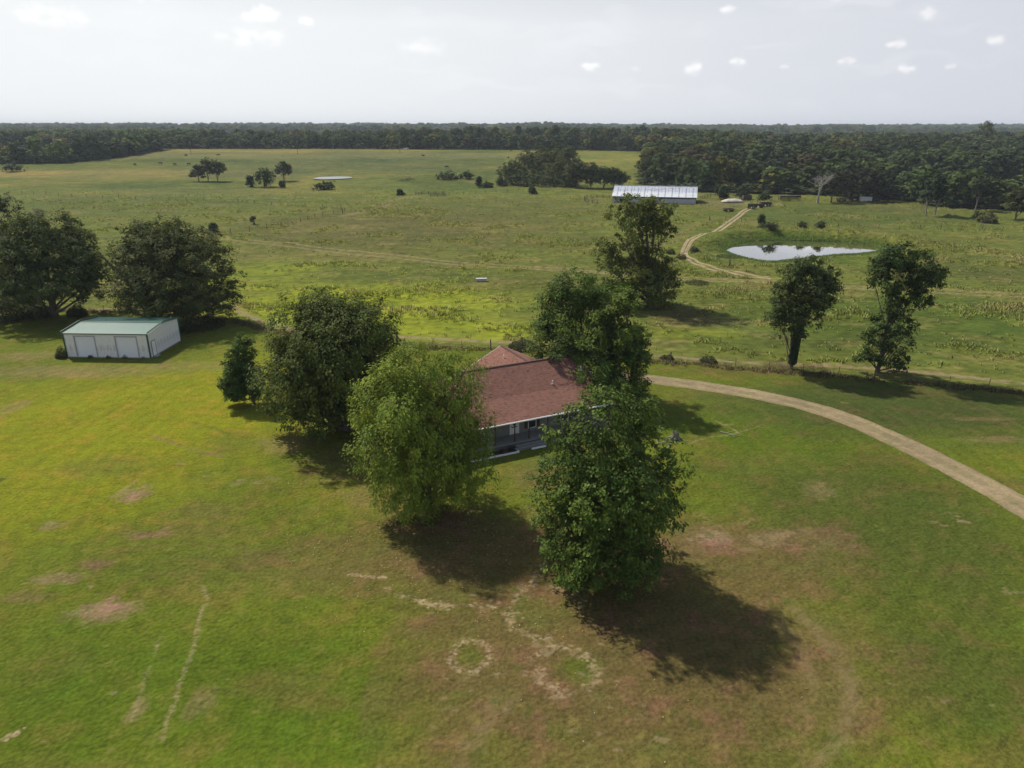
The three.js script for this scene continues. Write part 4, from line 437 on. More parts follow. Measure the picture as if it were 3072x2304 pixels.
// the wooded draw left of the barn
for (const [u, v, label, h, w, o] of [
  [[-0.26, -412.12], 0, 'leftmost tree of the wooded draw left of the barn', 11.39, 13.98, {}], [[9.15, -428.98], 0, 'second tree from the left in the wooded draw', 15.38, 16.15, {}],
  [[17.43, -448.7], 0, 'tall tree near the middle of the wooded draw', 18.41, 18, {}], [[30.09, -486.29], 0, 'farthest tree at the top of the wooded draw', 17.85, 17.63, { colA: [0.034, 0.052, 0.014], colB: [0.058, 0.074, 0.02] }],
  [[35.78, -468.71], 0, 'paler tree at the upper right of the wooded draw', 16.7, 11.73, { colA: [0.045, 0.06, 0.018], colB: [0.075, 0.085, 0.024] }], [[27.09, -406.47], 0, 'dark tree in the front middle of the wooded draw', 13.41, 14.82, {}],
  [[34.56, -389.36], 0, 'tree with bare lower trunks at the front of the draw', 13.11, 12.25, { base: 0.3 }], [[41.37, -386.47], 0, 'fourth tree from the right along the front of the draw', 11.87, 11.19, { base: 0.25 }],
  [[48.18, -386.47], 0, 'third tree from the right along the front of the draw', 10.49, 9.73, { base: 0.2 }], [[53.92, -389.36], 0, 'second tree from the right along the front of the draw', 9.86, 8.33, { base: 0.2 }], [[60, -400.8], 0, 'rightmost small tree of the draw, next to the barn roof', 6.78, 6.05, { base: 0.2, leaves: 1500 }],
  [[17.27, -397.96], 0, 'low thicket in front of the wooded draw', 5.54, 20.03, { ...SHRUB, leaves: 2600, n: 9 }], [[4.82, -403.64], 0, 'low thicket at the left front corner of the wooded draw', 6.1, 17.77, { ...SHRUB, leaves: 2600, n: 9 }], [[28.84, -395.1], 0, 'thicket between the dark front tree and the bare trunked tree of the draw', 7.16, 14.92, { ...SHRUB, leaves: 2600, n: 9 }], [[21.13, -426.17], 0, 'dark tree filling the middle of the wooded draw', 16.54, 17.12, {}]]) farTree(o.category ? 'shrub' : 'grove_tree', label, u, h * (o.category ? 1 : 1.06), w * (o.category ? 1.1 : 1.35), { base: 0.0, leaves: 6500, gap: 0.08, n: 13, tips: 0.08, ...o, group: o.category ? undefined : 'trees of the wooded draw' });
// bare trees
function bareTree(name, label, place, h, spread, mat, seed, n) {
  const t = thing(name, label, 'tree', place[0], place[1]), r = rng(seed), g = [];
  const grow = (p, dir, len, rad, depth) => { const e = p.clone().addScaledVector(dir, len), m = p.clone().lerp(e, 0.5).add(V((r() - 0.5) * len * 0.25, (r() - 0.3) * len * 0.15, (r() - 0.5) * len * 0.25)); g.push(limb([p, m, e], [rad, rad * 0.75, rad * 0.5], depth > 2 ? 8 : 5, r() * 9)); if (depth > 0) for (let i = 0; i < n; i++) { const a = r() * 6.283, k = mix(0.5, 0.95, r()); const d = dir.clone().multiplyScalar(0.75).add(V(Math.cos(a) * k * spread, mix(-0.1, 0.5, r()), Math.sin(a) * k * spread)).normalize(); grow(i ? p.clone().lerp(e, mix(0.55, 1, r())) : e, d, len * mix(0.5, 0.85, r()), rad * 0.52, depth - 1); } };
  grow(V(0, -0.2, 0), V(0.05, 1, 0).normalize(), h * 0.36, h * 0.035, 4); part('trunk', g, mat, t); return t;
}
bareTree('dead_tree', 'bare silver grey dead tree left of the brownish oaks', [129.12, -308.6], 15.17, 1.25, std(0.30, 0.28, 0.26, 1), 12, 4);
bareTree('dead_tree', 'small bare brown tree behind the oak at the left edge', [-160.7, -246.93], 5.23 * 1.2, 1.2, std(0.16, 0.12, 0.10, 1), 44, 4);

// ------------------------------------------------------------------ woods that read as one mass
{
  const mats = leafMat(0.2, 0.9), variants = [];
  for (let k = 0; k < 7; k++) { const r = rng(900 + k), pointy = k === 5 ? 0.5 : 0, L = new Leaves(), lobes = autoLobes(k === 6 ? 18 : 16, k === 6 ? 8 : 14, r, k === 6 ? 0.45 : 0.1, 13, pointy); const tips = foliage(L, lobes, { ...TREEDEF, leaves: 2600, leaf: [1.05, 0.75], spray: 1.0, per: 12, gap: 0.1, gapScale: 0.25, bunch: 1.5, wild: 0.5, tips: 0.05, seed: 50 + k, colA: [0.75, 0.8, 0.8], colB: [1.15, 1.1, 1.0], floor: 1, rough: 0.6 }, r);
    const tg = limb([V(0, -1, 0), V(0.1, 6, 0), V(0, 13, 0)], [0.4, 0.3, 0.1], 5).toNonIndexed(); tg.deleteAttribute('uv'); const n = tg.attributes.position.count; tg.setAttribute('color', new THREE.Float32BufferAttribute(Array(n * 3).fill(0).map((_, i) => [1.3, 0.75, 1.3][i % 3]), 3)); variants.push(mergeGeometries([L.geometry(), tg])); }
  const wood = (name, label, list) => {
    const o = new THREE.Group(); o.name = name; scene.add(o); tag(o, label, 'woodland'); o.userData.kind = 'stuff';
    const by = variants.map(() => []); for (const t of list) by[t.k].push(t); const M = new THREE.Matrix4(), Q = new THREE.Quaternion(), Y = V(0, 1, 0), c = new THREE.Color();
    by.forEach((ts, k) => { if (!ts.length) return; const im = new THREE.InstancedMesh(variants[k], mats, ts.length); im.name = 'tree_crowns'; im.userData.kind = 'stuff'; im.castShadow = im.receiveShadow = true; ts.forEach((t, i) => { M.compose(V(t.x, HT(t.x, t.z) - 0.3, t.z), Q.setFromAxisAngle(Y, t.a), V(t.w, t.h, t.w)); im.setMatrixAt(i, M); im.setColorAt(i, c.setRGB(...t.c)); }); o.add(im); });
  };
  const tint = (r, warm) => { const q = r(); let c = [0.088, 0.126, 0.034]; if (q < warm) c = [0.160, 0.170, 0.032]; else if (q < warm * 1.35) c = [0.130, 0.110, 0.040]; else if (q < 0.5) c = [0.066, 0.102, 0.036]; const v = mix(0.75, 1.3, r()); return c.map((k) => k * v); };
  const fill = (n, x0, x1, d0, d1, gap, test, seed, hs, warm) => { const r = rng(seed), out = [], cells = {}; for (let i = 0; i < n * 12 && out.length < n; i++) { const x = mix(x0, x1, r()), d = mix(d0, d1, Math.sqrt(mix((d0 / d1) ** 2, 1, r()))), z = -d, cx = Math.floor(x / gap), cz = Math.floor(z / gap), key = cx + ',' + cz; if (cells[key] || !test(x, z)) continue; cells[key] = 1; out.push({ x, z, k: Math.floor(r() * 5.5 + (r() < 0.1 ? 1.4 : 0)), a: r() * 6.283, h: mix(hs[0], hs[1], r()), w: mix(0.85, 1.35, r()), c: tint(r, warm) }); } return out; };
  const rightEdge = WOODR, left = WOODL, beltEdge = BELTEDGE, belt = WOODB, leftEdge = WOODL;
  const edgeRow = (L, n0, n1, step, seed, hs, back, wide = 1) => { const r = rng(seed), out = []; for (let i = n0; i < n1; i++) { const a = L[i], b = L[i + 1], d = Math.hypot(b[0] - a[0], b[1] - a[1]); for (let t = 0; t < d; t += step * mix(0.7, 1.3, r())) { const off = r() * back; out.push({ x: mix(a[0], b[0], t / d) + (r() - 0.5) * 2, z: mix(a[1], b[1], t / d) - off, k: Math.floor(r() * 6), a: r() * 6.28, h: mix(hs[0], hs[1], r()), w: mix(0.7, 1.1, r()) * wide, c: tint(r, 0.08) }); } } return out; };
  wood('forest', 'dense broadleaf forest filling the right side behind the barn and pond', [...fill(4600, 40, 900, 240, 950, 8, (x, z) => inside(rightEdge, x, z), 61, [0.7, 1.2], 0.12).map((t) => { const q = n2(t.x * 0.02, t.z * 0.02), d = 0.8 + 0.5 * n2(t.x * 0.013 + 5, t.z * 0.013); return { ...t, h: t.h * (1 + 0.28 * q), w: t.w * 1.18, c: t.c.map((k) => k * d * 0.88) }; }), ...edgeRow(rightEdge, 0, 10, 6.5, 62, [0.6, 1.15], 12, 1.2), ...edgeRow(rightEdge, 0, 10, 4, 63, [0.15, 0.35], 2)]);
  wood('tree_belt', 'dark straight belt of trees along the far road on the skyline', [...fill(1500, -600, 300, 640, 860, 8, (x, z) => inside(belt, x, z), 71, [0.6, 1.12], 0.14).map((t) => ({ ...t, k: t.k < 2 ? 6 : t.k, h: t.h * mix(0.98, 1.22, ss(-250, 60, t.x)) })), ...edgeRow(beltEdge, 0, 6, 6, 72, [0.6, 0.95], 10), ...edgeRow(beltEdge, 0, 6, 5, 73, [0.2, 0.4], 3)]);
  wood('forest', 'hazy forest at the left beyond the far pasture', [...fill(9000, -1900, -260, 440, 1500, 10, (x, z) => inside(left, x, z), 81, [0.7, 1.1], 0.12), ...edgeRow(leftEdge, 0, 7, 8, 82, [0.75, 1.3], 16, 1.35), ...edgeRow(leftEdge, 0, 7, 4, 83, [0.15, 0.4], 3)].map((t) => ({ ...t, h: t.h * (1 + 0.25 * n2(t.x * 0.02, t.z * 0.02)), c: t.c.map((k) => k * (1.3 + 0.5 * n2(t.x * 0.03 + 5, t.z * 0.03))) })));
  wood('distant_forest', 'blue hazy wooded ridges along the whole horizon', fill(22000, -3600, 3600, 880, 4200, 16, (x, z) => Math.abs(x) < -z * 0.86 + 100 && !inside(left, x, z) && !inside(rightEdge, x, z), 91, [0.55, 1.5], 0.12).map((t) => ({ ...t, w: t.w * 1.7 })));
  // one taller tree standing out over the forest
  farTree('skyline_tree', 'tall pale green tree rising above the forest skyline at the right', [466.14, -743.6], 31.51, 21.19, { base: 0.25, colA: [0.055, 0.075, 0.018], colB: [0.085, 0.10, 0.022], leaf: [1.4, 1.0], spray: 1.8, girth: 0.5, leaves: 3000 });
}
// ------------------------------------------------------------------ metal garage
const streakTex = texture(512, 512, (x, y) => { const u = x / 512, v = y / 512, s = tileNoise(u, v * 0.15, 40, 4) * tileNoise(u, v, 7, 9), g = ss(0.3, 0.75, s) * 0.38 + 0.1 * tileNoise(u, v, 12, 30), k = 1 - g * 0.6; return [0.80 * k, 0.80 * k * 0.99, 0.78 * k * 0.97]; }, [1 / 5, 1 / 3.6]);
const whiteMetal = new THREE.MeshStandardMaterial({ map: streakTex, roughness: 0.5 }), doorWhite = std(0.78, 0.79, 0.80, 0.5), greenTrim = std(0.015, 0.075, 0.055, 0.45), greyTrim = std(0.40, 0.41, 0.42, 0.6);
const greenRoofMat = new THREE.MeshPhysicalMaterial({ map: texture(256, 256, (x, y) => { const k = 0.85 + 0.3 * tileNoise(x / 256, y / 256, 5, 8); return [0.034 * k, 0.140 * k, 0.118 * k]; }, [1 / 6, 1 / 6]), roughness: 0.42, clearcoat: 0.3, clearcoatRoughness: 0.4 });
function uvMetres(g) { const p = g.attributes.position, uv = new Float32Array(p.count * 2), n = g.attributes.normal; for (let i = 0; i < p.count; i++) { const ax = Math.abs(n.getX(i)), ay = Math.abs(n.getY(i)), az = Math.abs(n.getZ(i)); uv[i * 2] = ax > az && ax > ay ? p.getZ(i) : p.getX(i); uv[i * 2 + 1] = ay > ax && ay > az ? p.getZ(i) : p.getY(i); } g.setAttribute('uv', new THREE.BufferAttribute(uv, 2)); return g; }
const joined = (l) => uvMetres(mergeGeometries(l.map((g) => g.index ? g.toNonIndexed() : g)));
function ribbedSheet(w, h, rib = 0.03, pitch = 0.3, topRise = 0) {  // upright sheet, x 0..w, y 0..h, facing +z
  const g = [bx(w - 0.004, h, 0.02, w / 2, h / 2, 0)]; const n = Math.max(1, Math.round(w / pitch)); for (let i = 0; i < n; i++) g.push(bx(0.05, h, rib, (i + 0.5) * w / n, h / 2, 0.01 + rib / 2)); return joined(g);
}
{
  const W = 11.8, D = 8.7, E = 3.4, RZ = 0.46, t = thing('metal_garage', 'white metal garage with green roof and two roll up doors, at left', 'garage', -61.75, -94.27, -0.0425);
  part('foundation', joined([bx(W + 0.1, 0.3, D + 0.1, W / 2, -0.06, -D / 2)]), std(0.35, 0.34, 0.32, 1), t);
  part('wall_core', joined([bx(W - 0.4, E - 0.1, 0.1, W / 2, E / 2, -0.3), bx(W - 0.1, E - 0.1, 0.1, W / 2, E / 2, -D + 0.1), bx(0.1, E - 0.1, D - 0.3, 0.1, E / 2, -D / 2), bx(0.1, E - 0.1, D - 0.3, W - 0.1, E / 2, -D / 2)]), greyTrim, t);
  const doors = [[1.45, 4.35], [7.2, 10.25]], DH = 3.0, cuts = [0, 0.72, 1.45, 2.42, 3.39, 4.35, 5.3, 6.25, 7.2, 8.22, 9.24, 10.25, 11.0, W];
  for (let i = 0; i + 1 < cuts.length; i++) { const a = cuts[i], b = cuts[i + 1], over = doors.some(([p, q]) => a >= p - 0.01 && b <= q + 0.01); const m = part('wall_panel', ribbedSheet(b - a, over ? E - DH - 0.02 : E - 0.1, 0.022), whiteMetal, t); m.position.set(a, over ? DH : 0.1, -0.02); }
  for (let i = 0; i < 13; i++) { const m = part('wall_panel', ribbedSheet(W / 13, E - 0.1, 0.022), whiteMetal, t); m.rotation.y = Math.PI; m.position.set((i + 1) * W / 13, 0.1, -D + 0.02); }
  for (const side of [0, 1]) for (let i = 0; i < 10; i++) { // gable walls, each sheet rising towards the ridge
    const w = D / 10, zm = (i + 0.5) * w, h = E - 0.1 + RZ * (1 - Math.abs(zm - D / 2) / (D / 2)) - 0.04, door = side && i >= 0 && false; const m = part('wall_panel', ribbedSheet(w, h, 0.022), whiteMetal, t); m.rotation.y = side ? Math.PI / 2 : -Math.PI / 2; m.position.set(side ? W - 0.02 : 0.02, 0.1, side ? -i * w : -(i + 1) * w); }
  for (const [a, b] of doors) {
    const w = b - a - 0.1, d = part('roll_up_door', joined([bx(w, DH - 0.1, 0.02, (a + b) / 2, DH / 2, -0.09)]), doorWhite, t);
    for (let k = 0; k < 18; k++) { const s = part('slat', SLAT(w), doorWhite, d); s.position.set((a + b) / 2, 0.14 + k * 0.16, -0.07); }
    part('door_frame', joined([bx(0.12, DH, 0.06, a + 0.02, DH / 2, 0.03), bx(0.12, DH, 0.06, b - 0.02, DH / 2, 0.03), bx(b - a + 0.13, 0.14, 0.062, (a + b) / 2, DH + 0.05, 0.032)]), greyTrim, t);
  }
  const wd = part('walk_door', joined([bx(0.05, 2.0, 0.9, W + 0.05, 1.14, -1.15)]), doorWhite, t); part('handle', joined([bx(0.05, 0.06, 0.1, W + 0.1, 1.1, -0.82)]), greyTrim, wd);
  part('door_frame', joined([bx(0.07, 2.1, 0.07, W + 0.055, 1.15, -0.66), bx(0.07, 2.1, 0.07, W + 0.055, 1.15, -1.64), bx(0.072, 0.07, 1.05, W + 0.056, 2.22, -1.15)]), std(0.3, 0.22, 0.16, 0.7), t); part('threshold', joined([bx(0.5, 0.12, 1.0, W + 0.3, 0.05, -1.15)]), std(0.3, 0.29, 0.27, 1), t);
  for (const [x, z] of [[0, 0], [W, 0], [0, -D], [W, -D]]) part('corner_trim', joined([bx(0.17, E, 0.17, x, E / 2 + 0.02, z)]), greenTrim, t);
  const sl = Math.atan2(RZ, D / 2), len = Math.hypot(RZ, D / 2) + 0.14, n = 13, pw = (W + 0.3) / n;
  for (const s of [1, -1]) for (let i = 0; i < n; i++) { const m = part('roof_panel', ROOFSHEET(pw, len), greenRoofMat, t); m.position.set(s > 0 ? -0.15 + i * pw : -0.15 + (i + 1) * pw, E + RZ + 0.06, -D / 2); m.rotation.set(Math.PI / 2 + sl, 0, 0); if (s < 0) { m.rotation.set(Math.PI / 2 + sl, Math.PI, 0, 'YXZ'); } }
  part('ridge_cap', joined([bx(W + 0.34, 0.02, 0.32, W / 2, E + RZ + 0.12, -D / 2)]), greenTrim, t);
  for (const z of [0.15, -D - 0.15]) part('eave_trim', bx(W + 0.34, 0.13, 0.07, W / 2, E + 0.03, z), greenTrim, t);
  for (const x of [-0.17, W + 0.17]) { const L2 = len + 0.02; part('rake_trim', [...[1, -1].map((s) => { const g = bx(0.07, 0.16, L2, 0, 0, s * L2 / 2, 0, s * sl); g.translate(x, E + RZ + 0.02, -D / 2); return g.toNonIndexed(); })], greenTrim, t); }
}
function SLAT(w) { return (SLAT.c ??= {})[w.toFixed(2)] ??= (() => { const s = new THREE.Shape(); s.moveTo(-0.07, 0); s.lineTo(-0.05, 0.022); s.lineTo(0.05, 0.022); s.lineTo(0.07, 0); s.lineTo(-0.07, 0); const g = new THREE.ExtrudeGeometry(s, { depth: w, bevelEnabled: false }); g.rotateY(Math.PI / 2); g.rotateX(-Math.PI / 2); g.rotateZ(0); const q = new THREE.BoxGeometry(w, 0.115, 0.03); return q; })(); }
function ROOFSHEET(w, len) { return ROOFSHEET.c ??= (() => { const g = [bx(w - 0.003, len, 0.02, w / 2, len / 2, 0)]; for (let i = 0; i < 3; i++) g.push(bx(0.09, len, 0.06, (i + 0.5) * w / 3, len / 2, 0), bx(0.05, len, 0.11, (i + 0.5) * w / 3, len / 2, 0)); return joined(g); })(); }

// ------------------------------------------------------------------ house with red shingle roof and front porch
{
  const t = thing('house', 'ranch house with red shingle roof and grey front porch, between the trees', 'house', -1.7, -63.4, 26.4 * Math.PI / 180);
  const r = rng(404), X0 = -6, X1 = 14, white = std(0.74, 0.75, 0.74, 0.6), siding = std(0.20, 0.205, 0.185, 0.85), deckMat = new THREE.MeshStandardMaterial({ map: texture(256, 256, (x, y) => { const k = 0.8 + 0.35 * tileNoise(x / 256, y / 64, 12, 3); return [0.225 * k, 0.225 * k, 0.205 * k]; }, [1 / 2, 1 / 2]), roughness: 0.9 }), darkWood = std(0.075, 0.035, 0.018, 0.75);
  const shingleMat = new THREE.MeshPhysicalMaterial({ color: 0xffffff, vertexColors: true, roughness: 0.95, specularIntensity: 0.25 });
  const roof = part('roof', joined([bx(0.01, 0.01, 0.01, 4, 4.5, -8)]), std(0.12, 0.06, 0.05, 0.95), t);
  function slope(o, u, v, len, up) {       // o: lower left corner; u along the eave, v up the slope; one tab at a time
    const n = V().crossVectors(u, v).normalize(); if (n.y < 0) n.negate(); const P = [], C = [], ex = 0.145, tab = 0.33, rows = Math.ceil(up / ex);
    for (let j = 0; j < rows; j++) { const y0 = j * ex, y1 = Math.min(up, y0 + ex + 0.02), off = (j % 2) * tab / 2 + r() * 0.05; for (let x = -off; x < len; x += tab) { const a = Math.max(0, x), b = Math.min(len, x + tab - 0.008); if (b <= a) continue;
      const big = n2(x * 0.35, j * 0.11 + u.x * 5) * 0.25, k = mix(0.85, 1.17, r()) * (1 + big * 0.4), c = r() < 0.06 ? [0.125, 0.068, 0.055] : [0.188, 0.096, 0.074], h = 0.014 + r() * 0.006, q = (s, w, z) => o.clone().addScaledVector(u, s).addScaledVector(v, w).addScaledVector(n, z), A = q(a, y0, h), B = q(b, y0, h), Cc = q(b, y1, 0.002), D = q(a, y1, 0.002), E = q(a, y0, -0.004), F = q(b, y0, -0.004);
      for (const p of [A, B, Cc, A, Cc, D, E, F, B, E, B, A]) { P.push(p.x, p.y, p.z); C.push(c[0] * k, c[1] * k, c[2] * k); } } }
    const g = new THREE.BufferGeometry(); g.setAttribute('position', new THREE.Float32BufferAttribute(P, 3)); g.setAttribute('color', new THREE.Float32BufferAttribute(C, 3)); g.computeVertexNormals();
    const m = part('shingles', g, shingleMat, roof); m.userData.kind = 'stuff';
    const under = quadStrip([[o, o.clone().addScaledVector(u, len), o.clone().addScaledVector(u, len).addScaledVector(v, up), o.clone().addScaledVector(v, up)]]); under.translate(0, -0.03, 0); part('roof_deck', under, roof.material, roof);
  }
  const run = (o, dz, dy, dx = 0) => { const v = V(dx, dy, dz); return [v.clone().normalize(), v.length()]; };
  let [v, l] = run(0, -3.85, 1.15); slope(V(X0, 2.85, 0), V(1, 0, 0), v, X1 - X0, l);
  [v, l] = run(0, -3.95, 2.0); slope(V(X0, 4.0, -3.85), V(1, 0, 0), v, X1 - X0, l);
  [v, l] = run(0, 5.6, 2.85); slope(V(X0, 3.15, -13.4), V(1, 0, 0), v, X1 - X0, l);
  [v, l] = run(0, 0, 2.55, 5.1); slope(V(7.73 - 5.1, 3.45, -14.6), V(0, 0, 1), v, 6.8, l);
  [v, l] = run(0, 0, 2.55, -5.1); slope(V(7.73 + 5.1, 3.45, -14.6), V(0, 0, 1), v, 6.8, l);
  const cap = std(0.075, 0.036, 0.032, 0.95);
  part('ridge_cap', [bx(X1 - X0, 0.03, 0.3, (X0 + X1) / 2, 6.02, -7.8).toNonIndexed(), bx(0.28, 0.03, 6.7, 7.73, 6.015, -11.3).toNonIndexed()], cap, roof);
  part('fascia', [bx(X1 - X0, 0.16, 0.03, (X0 + X1) / 2, 2.76, -0.02), bx(0.03, 0.14, 4.03, X0 - 0.02, 3.36, -1.93, 0, 0.29), bx(0.03, 0.14, 4.03, X1 + 0.02, 3.36, -1.93, 0, 0.29), bx(0.03, 0.16, 4.43, X0 - 0.02, 4.94, -5.83, 0, 0.47), bx(0.03, 0.16, 4.43, X1 + 0.02, 4.94, -5.83, 0, 0.47), bx(0.03, 0.14, 6.28, X0 - 0.02, 4.5, -10.6, 0, -0.47), bx(0.03, 0.14, 6.28, X1 + 0.02, 4.5, -10.6, 0, -0.47), bx(0.04, 0.14, 6.8, 12.85, 3.4, -11.2), bx(0.04, 0.14, 6.8, 2.6, 3.4, -11.2), bx(5.72, 0.14, 0.03, 5.2, 4.68, -14.64, 0, 0, 0.4636), bx(5.72, 0.14, 0.03, 10.26, 4.68, -14.64, 0, 0, -0.4636)].map((g) => g.toNonIndexed()), white, t);
  { const s = new THREE.Shape(); s.moveTo(0, 0); s.lineTo(0.11, 0.01); s.lineTo(0.13, 0.12); s.lineTo(0.11, 0.12); s.lineTo(0.1, 0.03); s.lineTo(0.02, 0.02); s.lineTo(0.02, 0.1); s.lineTo(0, 0.1); const g = new THREE.ExtrudeGeometry(s, { depth: X1 - X0 + 0.1, bevelEnabled: false }); g.rotateY(-Math.PI / 2); g.scale(1, 1, -1); g.rotateY(Math.PI); g.scale(1, 1, -1); g.computeVertexNormals(); g.computeBoundingBox(); const b = g.boundingBox; g.translate(X0 - 0.05 - b.min.x, 2.74, 0.0 - b.min.z); part('gutter', g, std(0.8, 0.81, 0.8, 0.4), t); }
  // walls: clapboards, each a board
  const board = (w) => (board.c ??= {})[w] ??= (() => { const g = bx(w, 0.19, 0.022, 0, 0.095, 0, 0, 0.06); return g; })();
  const wallCore = part('wall', joined([bx(19.2, 2.7, 0.15, 4, 1.85, -2.12), bx(19.2, 3.0, 0.15, 4, 1.75, -13.2), bx(0.15, 3.2, 11, -5.6, 1.9, -7.66), bx(0.15, 3.2, 11, 13.6, 1.9, -7.66), bx(9.4, 3.0, 0.15, 7.73, 1.8, -14.3), bx(0.15, 3.0, 1.2, 3.05, 1.8, -13.7), bx(0.15, 3.0, 1.2, 12.41, 1.8, -13.7)]), siding, t);
  for (let j = 0; j < 14; j++) for (const [a, b] of [[-5.6, 2.62], [3.69, 4.35], [6.05, 8.2], [9.9, 13.6]]) { const m = part('siding_board', board(b - a), siding, wallCore); m.position.set((a + b) / 2, 0.62 + j * 0.185, -2.03); }
  const gableTri = (x) => { const s = new THREE.Shape(); s.moveTo(13.2, 0); s.lineTo(7.8, 2.7); s.lineTo(3.9, 0.85); s.lineTo(2.1, 0.2); s.lineTo(2.1, 0); const g = new THREE.ExtrudeGeometry(s, { depth: 0.12, bevelEnabled: false }); g.rotateY(Math.PI / 2); g.translate(x - 0.06, 3.15, 0); return g; };
  const gab = part('gable_wall', [gableTri(-5.6), gableTri(13.6)], siding, t);
  part('gable_vent', joined([bx(0.06, 0.7, 0.6, -5.7, 4.9, -7.8)]), std(0.1, 0.1, 0.1, 0.8), t);
  { const s = new THREE.Shape(); s.moveTo(-4.7, 0); s.lineTo(4.7, 0); s.lineTo(0, 2.35); const g = new THREE.ExtrudeGeometry(s, { depth: 0.12, bevelEnabled: false }); g.translate(7.73, 3.3, -14.36); part('gable_wall', g, siding, t); }
  // porch: boards, skirt, steps, posts
  const deck = part('porch', joined([bx(19.4, 0.5, 1.9, 4, 0.28, -1.0)]), std(0.13, 0.13, 0.12, 0.9), t);
  for (let k = 0; k < 14; k++) { const m = part('deck_board', DECKBOARD(19.5), deckMat, deck); m.position.set(4, 0.56, -1.93 + k * 0.152); }
  const steps = part('porch_steps', joined([bx(5.4, 0.36, 0.3, 4.9, 0.2, 0.28), bx(5.4, 0.2, 0.32, 4.9, 0.1, 0.59)]), std(0.15, 0.15, 0.14, 0.9), t);
  for (let k = 0; k < 4; k++) { const m = part('step_board', DECKBOARD(5.5), deckMat, steps); m.position.set(4.9, k < 2 ? 0.4 : 0.22, 0.2 + k * 0.155 + (k > 1 ? 0.01 : 0)); }
  for (const x of [-5.6, -3.9, -1.9, 0.23, 2.36, 3.98, 6.1, 8.2, 10.4, 13.6]) { const g = new THREE.LatheGeometry([[0.09, 0], [0.09, 0.5], [0.06, 0.56], [0.08, 0.7], [0.055, 1.2], [0.055, 1.5], [0.08, 1.75], [0.06, 1.8], [0.09, 1.86], [0.09, 2.16]].map(([a, b]) => new THREE.Vector2(a, b)), 10); const m = part('porch_post', g, darkWood, t); m.position.set(x, 0.6, -0.32); }
  part('porch_ceiling', joined([bx(19.4, 0.05, 2.0, 4, 2.72, -1.05)]), std(0.5, 0.5, 0.48, 0.8), t);
  // front door, window, shutters
  const d = part('front_door', joined([bx(0.86, 2.02, 0.06, 3.155, 1.62, -2.0)]), white, t);
  part('door_panel', joined([bx(0.3, 0.5, 0.03, 2.97, 0.98, -1.97), bx(0.3, 0.5, 0.03, 3.34, 0.98, -1.97)]), white, d);
  { const g = new THREE.CylinderGeometry(0.25, 0.25, 0.03, 20); g.rotateX(Math.PI / 2); g.scale(1, 1.6, 1); g.translate(3.155, 1.95, -1.965); part('oval_glass', g, std(0.05, 0.05, 0.05, 0.15), d); }
  part('handle', new THREE.SphereGeometry(0.045, 10, 8).translate(2.82, 1.5, -1.93), std(0.4, 0.3, 0.12, 0.35, { metalness: 0.8 }), d); part('kick_plate', joined([bx(0.62, 0.09, 0.02, 3.155, 1.36, -1.96)]), std(0.03, 0.03, 0.03, 0.6), d);
  part('door_frame', joined([bx(0.1, 2.15, 0.09, 2.68, 1.66, -2.0), bx(0.1, 2.15, 0.09, 3.63, 1.66, -2.0), bx(1.06, 0.1, 0.092, 3.155, 2.74, -2.0)]), white, t);
  for (const x of [5.2, 9.05]) { const w = part('window', joined([bx(0.86, 1.5, 0.04, x, 1.72, -2.03)]), std(0.03, 0.035, 0.04, 0.08), t); part('window_frame', joined([bx(0.07, 1.6, 0.08, x - 0.45, 1.72, -2.0), bx(0.07, 1.6, 0.08, x + 0.45, 1.72, -2.0), bx(0.97, 0.07, 0.082, x, 2.55, -2.0), bx(0.97, 0.07, 0.082, x, 0.92, -2.0), bx(0.83, 0.05, 0.06, x, 1.72, -2.0)]), white, w);
    for (const s of [-1, 1]) { const sh = part('shutter', joined([bx(0.36, 1.62, 0.05, x + s * 0.7, 1.72, -2.0)]), darkWood, t); for (let k = 0; k < 10; k++) part('louvre', joined([bx(0.28, 0.1, 0.03, x + s * 0.7, 1.05 + k * 0.15, -1.97, 0, 0.4)]), darkWood, sh); } }
  // pipes and vents on the roof
  for (const [x, y, z, h, rr] of [[6.6, 5.35, -11.6, 0.45, 0.06], [13.0, 4.9, -5.4, 0.5, 0.08], [8.9, 4.3, -4.4, 0.4, 0.05]]) part('roof_vent', [cyl(rr, rr, h, x, y + h / 2, z, 10).toNonIndexed(), cyl(rr * 2, rr * 1.2, 0.06, x, y + 0.05, z, 10).toNonIndexed(), cyl(rr * 1.4, rr * 1.2, 0.05, x, y + h, z, 10).toNonIndexed()], white, t);
  const at = (x, z) => { const a = 26.4 * Math.PI / 180; return [-1.7 + x * Math.cos(a) + z * Math.sin(a), -63.4 - x * Math.sin(a) + z * Math.cos(a)]; }, TURN = 26.4 * Math.PI / 180;
  // things on and beside the porch
  { const [x, z] = at(3.155, -1.9), w = thing('door_wreath', 'brown twig wreath hanging on the white front door', 'wreath', x, z, TURN, undefined, 1.95); const g = new THREE.TorusGeometry(0.2, 0.06, 8, 22); part('ring', g, std(0.12, 0.06, 0.02, 1), w); part('bow', [bx(0.16, 0.1, 0.05, 0, -0.18, 0.04).toNonIndexed(), bx(0.05, 0.22, 0.03, -0.05, -0.3, 0.04, 0, 0, -0.2).toNonIndexed(), bx(0.05, 0.22, 0.03, 0.05, -0.3, 0.045, 0, 0, 0.2).toNonIndexed()], std(0.25, 0.14, 0.05, 0.9), w); }
